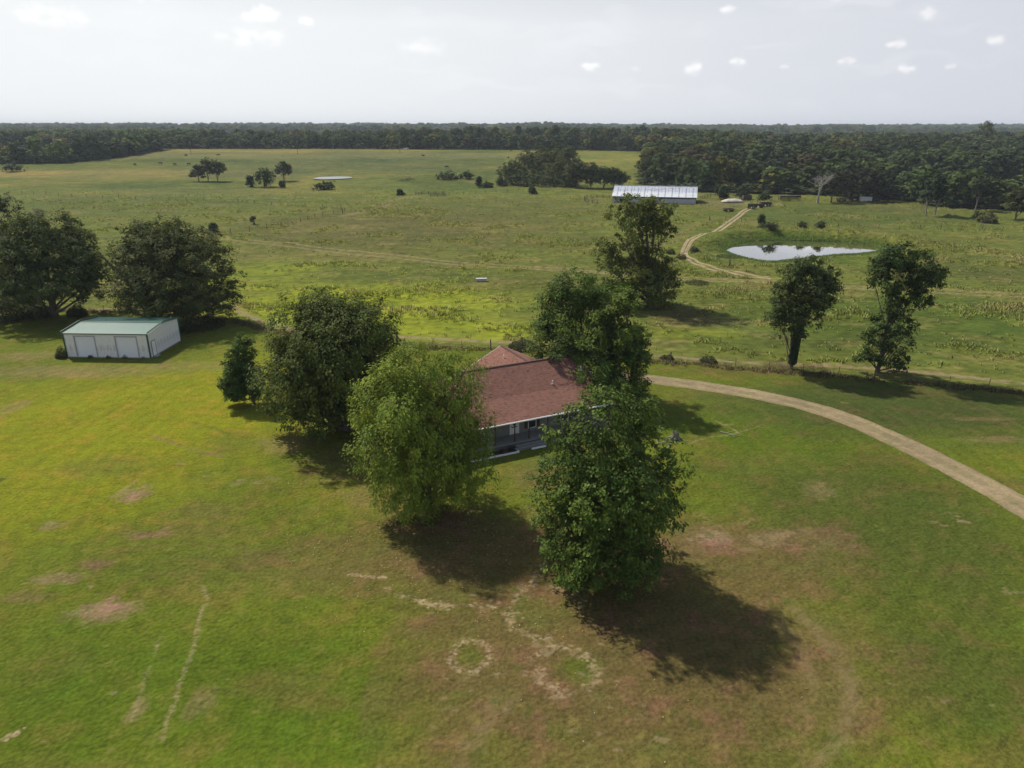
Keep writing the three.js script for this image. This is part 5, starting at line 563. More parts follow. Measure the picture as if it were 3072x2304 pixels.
  { const [x, z] = at(-0.55, -1.05), c = thing('rocking_chair', 'white rocking chair at the left end of the porch', 'chair', x, z, TURN + 0.2, undefined, 0.64);
    part('seat', [bx(0.56, 0.04, 0.5, 0, 0.42, 0).toNonIndexed()], white, c); for (let i = 0; i < 6; i++) part('slat', bx(0.06, 0.75, 0.025, -0.23 + i * 0.092, 0.84, -0.3, 0, -0.2), white, c); part('head_rail', bx(0.62, 0.1, 0.04, 0, 1.22, -0.375, 0, -0.2), white, c);
    for (const s of [-1, 1]) { part('arm', bx(0.08, 0.03, 0.6, s * 0.31, 0.66, 0.02), white, c); for (const z2 of [0.24, -0.24]) part('leg', bx(0.05, 0.62, 0.05, s * 0.3, 0.35, z2), white, c); const g = limb([V(s * 0.3, 0.12, -0.55), V(s * 0.3, 0.03, -0.2), V(s * 0.3, 0.03, 0.2), V(s * 0.3, 0.12, 0.5)], [0.025, 0.025], 6); part('rocker', g, white, c); } }
  { const [x, z] = at(-0.4, 0.55), b = thing('flower_bed', 'reddish mulch bed with white timber edging left of the porch steps', 'flower bed', x, z, TURN); const g = new THREE.PlaneGeometry(5.0, 0.85, 40, 10); g.rotateX(-Math.PI / 2); const p = g.attributes.position; for (let i = 0; i < p.count; i++) p.setY(i, 0.1 + 0.05 * n2(p.getX(i) * 3, p.getZ(i) * 5)); g.computeVertexNormals(); part('mulch', g, std(0.10, 0.042, 0.026, 1), b);
    for (let i = 0; i < 3; i++) part('edging_timber', bx(1.68, 0.14, 0.14, -1.72 + i * 1.72, 0.08, 0.46 + (i - 1) * 0.03), white, b); part('edging_timber', bx(0.14, 0.14, 0.8, 2.55, 0.08, 0.03), white, b);
    const L = new Leaves(), q = rng(9); for (let i = 0; i < 900; i++) { const c = Math.floor(q() * 5), a = q() * 6.28, rr = q() * 0.25, y = 0.12 + q() * 0.35; L.leaf(-2 + c * 0.95 + Math.cos(a) * rr, y, Math.sin(a) * rr, q() - 0.5, 1, q() - 0.5, Math.cos(a), 0.2, Math.sin(a), 0.11, 0.07, 0.03, 0.055, 0.018); } part('bedding_plants', L.geometry(), LEAFDULL, b).userData.kind = 'stuff'; }
  { const [x, z] = at(1.75, 0.5), b = thing('planter', 'small dark planter in the mulch bed beside the porch steps', 'planter', x, z, TURN, undefined, 0.08); part('tub', new THREE.LatheGeometry([[0, 0], [0.2, 0], [0.26, 0.34], [0.29, 0.36], [0.26, 0.36], [0.22, 0.3], [0, 0.3]].map(([a, c]) => new THREE.Vector2(a, c)), 18), std(0.03, 0.028, 0.03, 0.6), b); part('soil', new THREE.CylinderGeometry(0.22, 0.22, 0.02, 16).translate(0, 0.31, 0), std(0.03, 0.02, 0.015, 1), b); }
  for (const [px, pz, label] of [[3.9, 0.98, 'white landscape timber on the lawn in front of the porch steps']]) { const [x, z] = at(px + 0.5, pz), b = thing('landscape_timber', label, 'timber', x, z, TURN); part('beam', bx(1.6, 0.15, 0.15, 0, 0.07, 0), white, b); }
}
function DECKBOARD(w) { return (DECKBOARD.c ??= {})[w] ??= uvMetres(bx(w, 0.035, 0.142).toNonIndexed()); }

// ------------------------------------------------------------------ long cattle barn
{
  const A = [43.18, -312.57], B = [76.53, -304.73], len = Math.hypot(B[0] - A[0], B[1] - A[1]), turn = -Math.atan2(B[1] - A[1], B[0] - A[0]), D = 17, E = 2.7, Rg = 6.3, t = thing('cattle_barn', 'long low grey barn with a pale metal roof at the forest edge', 'barn', A[0], A[1], turn, undefined, 0);
  const tin = new THREE.MeshStandardMaterial({ map: texture(1024, 512, (x, y) => { const u = x / 1024, v = y / 512, s = ss(0.62, 0.85, tileNoise(u, v * 0.2, 60, 5) * 0.8 + tileNoise(u, v, 6, 20) * 0.35) * ss(0.35, 0.7, tileNoise(u, v, 9, 44)) * ss(0.2, 0.5, v) * 0.5, k = 0.85 + 0.2 * tileNoise(u, v, 14, 8); return [mix(mix(0.62, 0.46, ss(0.42, 0.5, v)), 0.26, s) * k, mix(mix(0.65, 0.50, ss(0.42, 0.5, v)), 0.15, s) * k, mix(mix(0.69, 0.58, ss(0.42, 0.5, v)), 0.10, s) * k]; }, [1 / 36, 1 / 9.7]), roughness: 0.45, metalness: 0.15 }), greyWall = new THREE.MeshStandardMaterial({ map: texture(256, 128, (x, y) => { const k = 0.75 + 0.35 * tileNoise(x / 256, y / 512, 60, 8); return [0.42 * k, 0.44 * k, 0.47 * k]; }, [1 / 12, 1 / 3]), roughness: 0.7 }), wood = std(0.09, 0.075, 0.06, 0.95);
  const sl = Math.atan2(Rg - E, D / 2), L = Math.hypot(Rg - E, D / 2) + 0.5, n = 40, pw = (len + 1) / n;
  for (const s of [1, -1]) for (let i = 0; i < n; i++) { const g = [bx(pw, 0.02, L, 0, 0, s * L / 2)];  const q = mergeGeometries(g.map((h) => h.toNonIndexed())); const p = q.attributes.position, uv = new Float32Array(p.count * 2); for (let k = 0; k < p.count; k++) { uv[k * 2] = i * pw + p.getX(k); uv[k * 2 + 1] = L - Math.abs(p.getZ(k)); } q.setAttribute('uv', new THREE.BufferAttribute(uv, 2)); q.rotateX(s * sl); q.translate(-0.5 + (i + 0.5) * pw, Rg + 0.1, -D / 2); part('roof_sheet', q, tin, t); }
  part('ridge_cap', bx(len + 1, 0.04, 0.5, len / 2, Rg + 0.17, -D / 2), std(0.45, 0.47, 0.5, 0.5), t);
  part('wall', joined([bx(len, 1.9, 0.08, len / 2, 0.95, 0)]), greyWall, t); part('wall', joined([bx(len, E, 0.08, len / 2, E / 2, -D)]), greyWall, t); part('wall', joined([bx(0.08, E, D * 0.3, 0, E / 2, -D * 0.15), bx(0.08, E, D * 0.3, 0, E / 2, -D * 0.85)]), greyWall, t);
  for (let i = 0; i <= 12; i++) for (const z of [-0.12, -D / 2, -D + 0.12]) part('post', bx(0.16, z === -D / 2 ? Rg : E, 0.16, i * len / 12, (z === -D / 2 ? Rg : E) / 2, z), wood, t);
  part('eave_beam', joined([bx(len, 0.22, 0.1, len / 2, E - 0.12, -0.02), bx(len, 0.22, 0.1, len / 2, E - 0.12, -D + 0.2)]), wood, t);
  for (let i = 0; i <= 12; i++) part('truss', [1, -1].map((s) => { const g = bx(0.08, 0.2, L - 0.6, 0, 0, s * (L - 0.6) / 2, 0, s * sl); g.translate(i * len / 12, Rg - 0.15, -D / 2); return g; }), wood, t);
}

// ------------------------------------------------------------------ fences
function postFence(name, label, L, step, o = {}) {
  const t = new THREE.Group(); t.name = numbered(name); scene.add(t); const c = new THREE.CatmullRomCurve3(L.map(([x, z]) => V(x, 0, z))), len = c.getLength(), n = Math.round(len / step), r = rng(n * 7 + 3), p0 = c.getPointAt(0), tops = [], postG = o.metal ? bx(0.06, 1.5, 0.06, 0, 0.6, 0) : cyl(o.thick ?? 0.09, (o.thick ?? 0.09) * 0.85, 1.7, 0, 0.65, 0, 7);
  t.position.set(p0.x, HT(p0.x, p0.z), p0.z); tag(t, label, 'fence');
  for (let i = 0; i <= n; i++) { const p = c.getPointAt(i / n), y = HT(p.x, p.z) - t.position.y, big = o.metal && i % 6 === 0, m = part('post', big ? WOODPOST : postG, big ? FENCEWOOD : o.metal ? TPOST : FENCEWOOD, t); m.position.set(p.x - p0.x, y, p.z - p0.z); m.rotation.set((r() - 0.5) * 0.12, r() * 3, (r() - 0.5) * 0.12); tops.push(V(p.x - p0.x, y, p.z - p0.z)); }
  const g = []; for (const h of o.wires ?? [0.35, 0.7, 1.05]) for (let i = 0; i < n; i++) { const a = tops[i], b = tops[i + 1], q = bx(0.012 * (o.wire ?? 1), 0.012 * (o.wire ?? 1), a.distanceTo(b)); q.lookAt(b.clone().sub(a)); q.translate((a.x + b.x) / 2, (a.y + b.y) / 2 + h, (a.z + b.z) / 2); g.push(q); }
  const w = part('wire', g, o.rail ? FENCEWOOD : TPOST, t); return t;
}
const FENCEWOOD = std(0.11, 0.09, 0.072, 1), TPOST = std(0.10, 0.085, 0.07, 0.8), WOODPOST = cyl(0.1, 0.085, 1.8, 0, 0.68, 0, 7);
postFence('wire_fence', 'thin wire fence along the worn strip between the lawn and the pasture', [[-99.73, -122], [-69.04, -119.35], [-46.23, -113.74], [-36.51, -106.98], [-15.94, -99.49], [3.56, -96.76], [19.2, -92.29], [35.87, -87.79], [61.66, -80.21], [70.06, -77.58]], 4.2, { metal: true });
postFence('wire_fence', 'old post fence across the left pasture below the small dark cedar', [[-89.1, -212.64], [-81.63, -220.58], [-73.91, -232.48], [-68.14, -263.21], [-62.91, -273.69]], 6, { wires: [0.5, 1] });
postFence('wire_fence', 'faint fence line running across the far left pasture', [[-269.43, -366.46], [-242.31, -355.83], [-199.62, -336.28], [-156.58, -322.93], [-119.09, -310.57], [-66.86, -285.01]], 9, { wires: [0.5, 1] });
postFence('wire_fence', 'old post fence from the lone far cedar towards the draw', [[-43.6, -343.36], [-23.31, -348.25], [-10.48, -361.07], [3.28, -372.01]], 7, { wires: [0.5, 1] });
postFence('corral_fence', 'dark wooden corral left of the draw, near the lone far cedar', [[-45.74, -348.25], [-42.3, -350.74], [-36.76, -350.74], [-32.77, -350.74], [-32.32, -340.97], [-37.67, -338.61]], 3.2, { rail: true, wire: 8, thick: 0.14 });
postFence('corral_fence', 'wooden corral rails at the left end of the barn', [[35.78, -306.65], [32.09, -312.57], [32.92, -327.27], [37.55, -331.71], [43.77, -329.47]], 3, { rail: true, wire: 8, thick: 0.14 });
postFence('wire_fence', 'fence line crossing the field above the round pond', [[73.14, -248.21], [81.87, -239.5], [97.45, -232.48], [116.14, -228.01], [137.65, -224.77], [169.98, -221.62]], 6, { wires: [0.5, 1] });
postFence('corral_fence', 'rails and posts behind the two round cedars by the barn', [[84.07, -327.27], [93.51, -340.97], [102.13, -340.97], [110.75, -340.97]], 4, { rail: true, wire: 7, thick: 0.14 });
{ const spotsP = [[45.32, -179.9, 'lone dark post left of the pond beside the farm lane'], [49.36, -161.02, 'lone dark post in the bend of the farm lane below the pond'], [67.25, -246.93, 'post at the fence end beside the upper farm lane'], [-62.75, -269.1, 'tall corner post on the left pasture fence'], [-17.01, -101.15, 'thick wooden post of the yard fence behind the weeping tree']];
  for (const [x, z, label] of spotsP) { const t = thing('fence_post', label, 'post', x, z); part('post', cyl(0.16, 0.13, 2.0, 0, 0.8, 0, 8), FENCEWOOD, t); part('brace', bx(0.09, 1.5, 0.09, 0.4, 0.6, 0, 0, 0, 0.55), FENCEWOOD, t); } }

// ------------------------------------------------------------------ poles, vehicles, cattle, farm gear
{
  let first; const wood = std(0.13, 0.11, 0.09, 0.95);
  for (const [x, z, label, s] of [[-270.39, -629.5, 'leftmost utility pole on the far hill, behind the group of three trees', 1], [-180.65, -629.5, 'second utility pole from the left on the far hill', 1], [-95.2, -634.82, 'utility pole just left of the white car on the far road', 1], [-23.88, -689.21, 'utility pole between the white car and the wooded draw', 1.1], [50.97, -778.24, 'left of two close utility poles above the wooded draw', 1.1], [55.78, -778.24, 'right of two close utility poles above the wooded draw', 1.05]]) {
    if (!first) { first = thing('utility_pole', label, 'utility pole', x, z, 0.3, 'utility poles along the far road'); part('pole', cyl(0.2, 0.12, 12, 0, 5.5, 0, 8), wood, first); part('crossarm', bx(2.4, 0.14, 0.12, 0, 10.8, 0.14), wood, first); for (const k of [-1, 0, 1]) part('insulator', cyl(0.06, 0.05, 0.25, k * 1.1, k ? 11 : 11.6, k ? 0.14 : 0, 8), std(0.3, 0.3, 0.32, 0.4), first); part('transformer', cyl(0.28, 0.28, 0.8, 0.4, 9.6, 0, 12), std(0.35, 0.36, 0.37, 0.5), first); } else copyOf(first, x, z, 0.3, label, s);
  }
}
function vehicle(label, x, z, turn, profile, cabin, paint, y) {
  const t = thing('parked_car', label, 'car', x, z, turn, undefined, y), W = 1.8, ext = (pts, d, b = 0.06) => { const s = new THREE.Shape(pts.map(([a, c]) => new THREE.Vector2(a, c))), g = new THREE.ExtrudeGeometry(s, { depth: d - 2 * b, bevelEnabled: true, bevelThickness: b, bevelSize: b, bevelSegments: 2 }); g.translate(0, 0, -d / 2 + b); return g; };
  part('body', ext(profile, W), new THREE.MeshPhysicalMaterial({ color: lin(...paint), roughness: 0.35, clearcoat: 1, clearcoatRoughness: 0.05 }), t); part('windows', ext(cabin, W - 0.1, 0.02).scale(1, 1, 1.06), std(0.02, 0.022, 0.025, 0.1), t); 
  for (const a of [-1.4, 1.4]) for (const s of [-1, 1]) { const w = part('wheel', cyl(0.36, 0.36, 0.24, a, 0.36, s * 0.82, 18, 'z'), std(0.02, 0.02, 0.02, 0.9), t); part('rim', cyl(0.2, 0.2, 0.26, a, 0.36, s * 0.82, 12, 'z'), std(0.5, 0.5, 0.52, 0.3, { metalness: 0.6 }), w); }
  for (const s of [-0.65, 0.65]) part('headlight', bx(0.08, 0.16, 0.3, -2.36, 0.82, s), std(0.7, 0.7, 0.7, 0.2), t); return t;
}
const SUVP = [[-2.3, 0.35], [2.3, 0.35], [2.35, 1.0], [2.15, 1.68], [-0.5, 1.72], [-1.15, 1.15], [-2.25, 1.0]], SUVC = [[-0.98, 1.14], [2.1, 1.14], [1.98, 1.58], [-0.46, 1.62]];
vehicle('white car driving on the far road in front of the tree belt', -98.31, -693.97, 0, SUVP, SUVC, [0.8, 0.8, 0.8]);
vehicle('white car half hidden at the left end of the far tree belt', -318.59, -684.73, 0.2, [[-2.3, 0.35], [2.3, 0.35], [2.35, 0.95], [1.5, 1.05], [0.9, 1.45], [-0.5, 1.45], [-1.15, 1.02], [-2.25, 0.9]], [[-0.95, 1.03], [1.3, 1.05], [0.8, 1.38], [-0.44, 1.38]], [0.78, 0.78, 0.8]);
{ // black cattle: one body each, standing, head down or up
  const mc = (lying) => { const N = 56, m = new MarchingCubes(N, new THREE.MeshBasicMaterial(), false, false, 60000), S = 1.7, bones = lying ? [[-0.8, 0.45, 0, 0.36, 0.6, 0.48, 0, 0.36], [0.6, 0.5, 0, 0.3, 1.05, 0.95, 0, 0.18], [1.05, 0.95, 0, 0.17, 1.4, 0.85, 0.05, 0.1], [0.5, 0.2, 0.3, 0.13, 0.9, 0.1, 0.35, 0.07], [0.5, 0.2, -0.3, 0.13, 0.9, 0.1, -0.35, 0.07], [-0.7, 0.25, 0.35, 0.18, -0.2, 0.1, 0.5, 0.08], [-0.7, 0.25, -0.35, 0.18, -0.2, 0.1, -0.5, 0.08], [-1.1, 0.5, 0, 0.05, -1.3, 0.1, 0.1, 0.04]] : [[-0.7, 1.08, 0, 0.33, 0.55, 1.05, 0, 0.35], [0.6, 1.1, 0, 0.28, 1.1, 1.0, 0, 0.18], [1.1, 1.0, 0, 0.16, 1.42, 0.62, 0, 0.1], [0.55, 0.8, 0.2, 0.15, 0.58, 0.4, 0.2, 0.08], [0.58, 0.4, 0.2, 0.08, 0.57, 0.04, 0.2, 0.07], [0.55, 0.8, -0.2, 0.15, 0.66, 0.4, -0.2, 0.08], [0.66, 0.4, -0.2, 0.08, 0.7, 0.04, -0.2, 0.07], [-0.75, 0.95, 0.2, 0.2, -0.85, 0.5, 0.2, 0.09], [-0.85, 0.5, 0.2, 0.09, -0.8, 0.04, 0.2, 0.07], [-0.75, 0.95, -0.2, 0.2, -0.95, 0.5, -0.2, 0.09], [-0.95, 0.5, -0.2, 0.09, -0.9, 0.04, -0.2, 0.07], [-1.02, 1.2, 0, 0.05, -1.12, 0.5, 0, 0.04], [1.12, 1.12, 0.1, 0.05, 1.08, 1.15, 0.26, 0.04], [1.12, 1.12, -0.1, 0.05, 1.08, 1.15, -0.26, 0.04]];
    for (let k = 0; k < N; k++) for (let j = 0; j < N; j++) for (let i = 0; i < N; i++) { const x = (i / N * 2 - 1) * S, y = (j / N * 2 - 1) * S + 0.7, z = (k / N * 2 - 1) * S; let d = 9; for (const b of bones) { const dx = b[4] - b[0], dy = b[5] - b[1], dz = b[6] - b[2], h = clamp(((x - b[0]) * dx + (y - b[1]) * dy + (z - b[2]) * dz) / (dx * dx + dy * dy + dz * dz)), q = Math.hypot(x - b[0] - dx * h, y - b[1] - dy * h, z - b[2] - dz * h) - mix(b[3], b[7], h), e = Math.max(0.12 - Math.abs(d - q), 0) / 0.12; d = Math.min(d, q) - e * e * 0.03; } m.field[i + j * N + k * N * N] = -d; }
    m.isolation = 0; m.update(); const g = new THREE.BufferGeometry(); g.setAttribute('position', new THREE.BufferAttribute(m.positionArray.slice(0, m.count * 3), 3)); g.scale(S, S, S); g.translate(0, 0.7, 0); g.computeVertexNormals(); return g; };
  const hide = std(0.018, 0.016, 0.015, 0.8), stand = mc(false), lie = mc(true), r = rng(3);
  for (const [x, z, l, label] of [[-268.76, -529.89, 0, 'leftmost black cow on the far left slope near the forest edge'], [-254.41, -538.24, 0, 'small black cow right of the leftmost cow on the far slope'], [-241.09, -531.55, 0, 'third black cow from the left on the far slope'], [-231.85, -533.21, 0, 'fourth black cow from the left on the far slope'], [-217.26, -528.25, 0, 'fifth black cow from the left on the far slope'], [-214.96, -528.25, 1, 'black cow lying right behind the fifth cow on the far slope'], [-72.64, -609.91, 1, 'black cow lying on the far hill below the white car'], [-0.83, -668.9, 0, 'black cow near the far road left of the draw'], [-2.94, -592.32, 1, 'black cow lying on the hill just left of the draw'], [-45.05, -512.22, 0, 'black cow in mid hill between the thicket and the white car'], [-264.43, -605.35, 0, 'black cow beside the leftmost utility pole'], [-239.88, -609.91, 0, 'black cow up the hill behind the group of three trees']]) { const m = new THREE.Mesh(l ? lie : stand, hide); m.name = numbered('cow'); m.castShadow = m.receiveShadow = true; m.position.set(x, HT(x, z), z); m.rotation.y = r() * 6.28; m.scale.setScalar(1.15); scene.add(m); tag(m, label, 'cow'); }
}
{ // gear around the barn
  const rust = std(0.06, 0.042, 0.034, 0.9), dark = std(0.03, 0.028, 0.028, 0.8), tyre = std(0.02, 0.02, 0.02, 0.95), redM = std(0.15, 0.075, 0.06, 0.8), greenM = std(0.022, 0.05, 0.024, 0.6), pale = std(0.6, 0.6, 0.58, 0.6);
  const wheels = (t, list, rad) => { for (const [x, z] of list) { const w = part('wheel', cyl(rad, rad, 0.25, x, rad, z, 16, 'z'), tyre, t); part('rim', cyl(rad * 0.5, rad * 0.5, 0.27, x, rad, z, 10, 'z'), rust, w); } };
  const trailer = (label, x, z, turn, mat, len, sides) => { const t = thing('farm_trailer', label, 'trailer', x, z, turn); part('bed', [bx(len, 0.15, 2.1, 0, 0.85, 0), bx(0.12, 0.12, 1.6, len / 2 + 0.6, 0.6, 0, Math.PI / 2)], mat, t); if (sides) { part('side_board', bx(len, sides, 0.06, 0, 0.92 + sides / 2, 1.02), mat, t); part('side_board', bx(len, sides, 0.06, 0, 0.92 + sides / 2, -1.02), mat, t); part('tailgate', bx(0.06, sides, 2.0, -len / 2, 0.92 + sides / 2, 0), mat, t); part('tailgate', bx(0.06, sides, 2.0, len / 2, 0.92 + sides / 2, 0), mat, t); } wheels(t, [[-len * 0.3, 0.95], [-len * 0.3, -0.95], [len * 0.3, 0.95], [len * 0.3, -0.95]], 0.42); return t; };
  const tractor = (label, x, z, turn, mat) => { const t = thing('old_tractor', label, 'tractor', x, z, turn); part('body', [bx(1.7, 0.7, 0.7, 0.7, 1.15, 0), bx(1.0, 0.5, 0.9, -0.6, 0.95, 0)], mat, t); part('seat', bx(0.5, 0.5, 0.5, -0.8, 1.5, 0), dark, t); part('exhaust', cyl(0.05, 0.05, 0.9, 1.0, 1.9, 0.15, 8), dark, t); part('steering_wheel', new THREE.TorusGeometry(0.22, 0.03, 6, 14).rotateX(1.2).translate(-0.2, 1.75, 0), dark, t); wheels(t, [[-0.8, 0.8], [-0.8, -0.8]], 0.75); wheels(t, [[1.3, 0.6], [1.3, -0.6]], 0.42); return t; };
  tractor('brown rusted tractor where the farm lane ends, right of the green cart', 98.43, -290.14, 2.6, rust);
  trailer('dark flat trailer just behind the rusted tractor', 102.61, -295.45, 0.2, rust, 4.4, 0.7);
  trailer('small green cart left of the rusted tractor', 94.21, -286.7, 0.8, greenM, 2.6, 0.9);
  trailer('reddish farm implement trailer in the grass left of the farm lane', 82.28, -276.83, 0.15, redM, 4.0, 0.25);
  trailer('dark box trailer on the bare ground behind the rusted tractor', 100.85, -314.59, 0.1, rust, 3.6, 1.5);
  { const t = thing('hay_feeder', 'brown rectangular hay rack on posts left of the dead tree', 'hay feeder', 120.69, -318.71, 0.05), g = []; for (const x of [-4.4, 0, 4.4]) for (const z of [-1, 1]) part('leg', bx(0.18, 2.0, 0.18, x, 1.0, z), rust, t); for (const z of [-1, 1]) for (const y of [0.6, 1.0]) part('rail', bx(9, 0.14, 0.08, 0, y, z * 1.03), rust, t); part('roof', [bx(9.4, 0.08, 2.6, 0, 2.15, 0), bx(9.2, 0.7, 0.08, 0, 1.75, 1.2)], rust, t); }
  { const t = thing('gravel_pile', 'low heap of pale gravel on the bare ground by the barn', 'gravel pile', 93.7, -310.57), g = new THREE.SphereGeometry(1, 28, 12, 0, 6.2832, 0, 1.57), p = g.attributes.position; for (let i = 0; i < p.count; i++) { const k = 1 + 0.25 * n2(p.getX(i) * 3, p.getZ(i) * 3 + p.getY(i)); p.setXYZ(i, p.getX(i) * 4.6 * k, p.getY(i) * 1.3 * k - 0.05, p.getZ(i) * 2.6 * k); } g.computeVertexNormals(); part('heap', g, std(0.42, 0.38, 0.33, 1), t); }
  { const t = thing('storage_box', 'white metal box among scrap under the brownish oaks', 'storage box', 152.07, -314.59, 0.05); part('box', bx(4.6, 1.7, 2, 0, 1.05, 0), pale, t); part('lid', bx(4.7, 0.12, 2.1, 0, 1.95, 0), pale, t); for (const x of [-1.9, 1.9]) part('skid', bx(0.2, 0.25, 2, x, 0.12, 0), dark, t); }
  trailer('dark flat trailer left of the white box under the oaks', 149.35, -318.71, 0, dark, 5, 0.4); trailer('dark trailer right of the white box under the oaks', 157.04, -316.63, 0.1, dark, 4.5, 0.6); trailer('pale edged trailer at the left under the oaks', 143.5, -318.71, 0.1, std(0.2, 0.17, 0.13, 0.8), 4, 0.5); tractor('dark old tractor behind the white box under the oaks', 148.61, -322.93, 0.4, dark);
  { const t = thing('water_trough', 'small pale boat shaped trough in the open pasture behind the house', 'trough', -6.24, -146.01, 0.1); const s = new THREE.Shape(); s.moveTo(-1.2, 0.55); s.quadraticCurveTo(-0.9, 0, -0.4, 0); s.lineTo(0.7, 0); s.lineTo(1.0, 0.55); const g = new THREE.ExtrudeGeometry(s, { depth: 0.7, bevelEnabled: true, bevelSize: 0.05, bevelThickness: 0.08, bevelSegments: 2 }); g.translate(0, 0.06, -0.35); part('hull', g, std(0.42, 0.43, 0.44, 0.5), t); part('rim', [bx(2.3, 0.05, 0.1, -0.1, 0.64, 0.45), bx(2.3, 0.05, 0.1, -0.1, 0.64, -0.45)], std(0.55, 0.55, 0.55, 0.5), t); }
}
{ // stump with fallen branches on the lawn
  const t = thing('tree_stump', 'grey broken stump with roots on the shaded lawn right of the house', 'stump', 16.7, -66.67), r = rng(66); const g = [limb([V(0, -0.2, 0), V(0.02, 0.3, 0), V(0.06, 0.62, 0.02)], [0.48, 0.33, 0.3], 12, 2)]; for (let i = 0; i < 7; i++) { const a = i * 0.9; g.push(limb([V(Math.cos(a) * 0.3, 0.25, Math.sin(a) * 0.3), V(Math.cos(a) * 0.6, 0.05, Math.sin(a) * 0.6), V(Math.cos(a) * 1.0, -0.08, Math.sin(a) * 1.0)], [0.12, 0.09, 0.04], 6, i)); } for (let i = 0; i < 6; i++) { const a = i * 1.05; g.push(limb([V(Math.cos(a) * 0.2, 0.5, Math.sin(a) * 0.2), V(Math.cos(a) * 0.24, 0.7, Math.sin(a) * 0.24), V(Math.cos(a) * 0.25, 0.78 + r() * 0.25, Math.sin(a) * 0.25)], [0.1, 0.07, 0.02], 5, i)); } part('trunk', g, greyBark, t);
  for (const [x, z, a, label] of [[14.94, -65.64, 0.5, 'longest grey branch on the grass left of the stump'], [15.71, -65.08, 1.2, 'short grey branch on the grass below the stump'], [22.64, -67.84, -0.6, 'pale broken branch on the lawn right of the stump']]) { const q = thing('fallen_branch', label, 'branch', x, z, a), h = [limb([V(-1, 0.05, 0), V(0, 0.12, 0.15), V(1.1, 0.06, -0.1)], [0.05, 0.04, 0.015], 6, 1), limb([V(0.1, 0.1, 0.12), V(0.5, 0.18, 0.5), V(0.8, 0.1, 0.7)], [0.03, 0.02, 0.008], 5, 2), limb([V(-0.3, 0.1, 0.1), V(-0.1, 0.15, -0.4), V(0.2, 0.06, -0.7)], [0.03, 0.02, 0.008], 5, 2)]; part('limb', h, std(0.3, 0.27, 0.23, 1), q); }
}
// weeds and brush
function brush(name, label, place, w, h, n, A, B, o = {}) { const r = rng(Math.round(n + w * 100 + place[0])), t = thing(name, label, o.category ?? 'brush', place[0], place[1], o.turn ?? 0), L = new Leaves(); for (let i = 0; i < n; i++) { const a = r() * 6.283, q = Math.sqrt(r()), x = Math.cos(a) * q * w / 2, z = Math.sin(a) * q * (o.deep ?? w) / 2, y = h * r() * (1 - q * q * 0.7) * mix(0.6, 1.1, n2(x * 1.3 + place[0], z * 1.3) + 0.5), k = r(), v = mix(0.75, 1.25, r()); L.leaf(x, Math.max(0.05, y), z, r() - 0.5, 0.6, r() - 0.5, r() - 0.5, o.spiky ? 1.6 : r() - 0.3, r() - 0.5, (o.leaf ?? 0.25) * mix(0.7, 1.4, r()), (o.leaf ?? 0.25) * (o.spiky ? 0.16 : 0.55), mix(A[0], B[0], k) * v, mix(A[1], B[1], k) * v, mix(A[2], B[2], k) * v); } part('leaves', L.geometry(), LEAFDULL, t); return t; }
brush('weed_bush', 'tall weeds at the left front corner of the metal garage', [-62.5, -94.2], 1.6, 1.9, 700, [0.04, 0.06, 0.015], [0.07, 0.085, 0.02], { category: 'weeds' });
for (const [x, l] of [[-58.4, 'weeds at the foot of the left roll up door'], [-55.9, 'weeds between the two roll up doors'], [-53.6, 'weeds left of the right roll up door'], [-51.0, 'weeds at the right front corner of the garage']]) brush('weed_clump', l, [x, -93.95], 0.7, 0.5, 160, [0.03, 0.045, 0.012], [0.05, 0.065, 0.015], { leaf: 0.14, category: 'weeds' });
for (const [p, w, h, n, c, l] of [[[1.61, -98.57], 4.4, 1.5, 1500, 0, 'brown green brush on the fence line above the house roof'], [[-11.46, -98.57], 2.2, 1.0, 500, 1, 'small reddish brush on the fence line right of the weeping tree top'], [[35.2, -89.31], 4.0, 1.3, 900, 1, 'dry tan weeds on the fence line left of the vine covered trunk'], [[39.35, -88.17], 4.6, 1.3, 1000, 1, 'dry tan weeds on the fence line right of the vine covered trunk'], [[26.72, -92.08], 2.4, 0.9, 500, 0, 'low dark weeds on the fence line right of the tall narrow tree'], [[21.3, -93.32], 2.0, 0.8, 400, 0, 'small weeds on the fence line beside the driveway bend'], [[-84.03, -114.95], 7, 3, 2600, 0, 'dark undergrowth at the left picture edge under the oak'], [[-73.67, -117.43], 3.2, 2.4, 1300, 0, 'dark bush beside the trunk of the big left oak'], [[-79.6, -117.11], 4.4, 2.6, 1500, 0, 'dark bush at the foot of the big left oak'], [[-50.13, -110.27], 8, 1.4, 1800, 0, 'weedy undergrowth behind the garage under the round oak'], [[37.87, -144.14], 5, 0.8, 700, 0, 'low weeds beside the far track right of the tallest tree'], [[46.71, -182.73], 2.4, 1.5, 700, 0, 'small bush on the lane verge left of the pond'], [[39.95, -179.9], 2.4, 1.8, 700, 0, 'small bush by the lane right of the tallest tree'], [[40.84, -171.87], 2.6, 1.8, 700, 0, 'second small bush by the lane right of the tallest tree'], [[53.38, -175.8], 6, 0.7, 900, 2, 'pale green weeds at the left of the pond'], [[-61.01, -440.22], 6, 1.8, 500, 0, 'low bush on the far track above the lone cedar'], [[-63.13, -431.79], 7, 1.6, 500, 0, 'low grey bush below the far track by the pond']]) brush('brush_clump', l, p, w, h, n, c === 1 ? [0.12, 0.085, 0.04] : c === 2 ? [0.07, 0.11, 0.03] : [0.035, 0.05, 0.014], c === 1 ? [0.16, 0.12, 0.06] : c === 2 ? [0.10, 0.14, 0.05] : [0.075, 0.08, 0.022], { spiky: c === 1, leaf: h > 2 ? 0.35 : 0.28 });

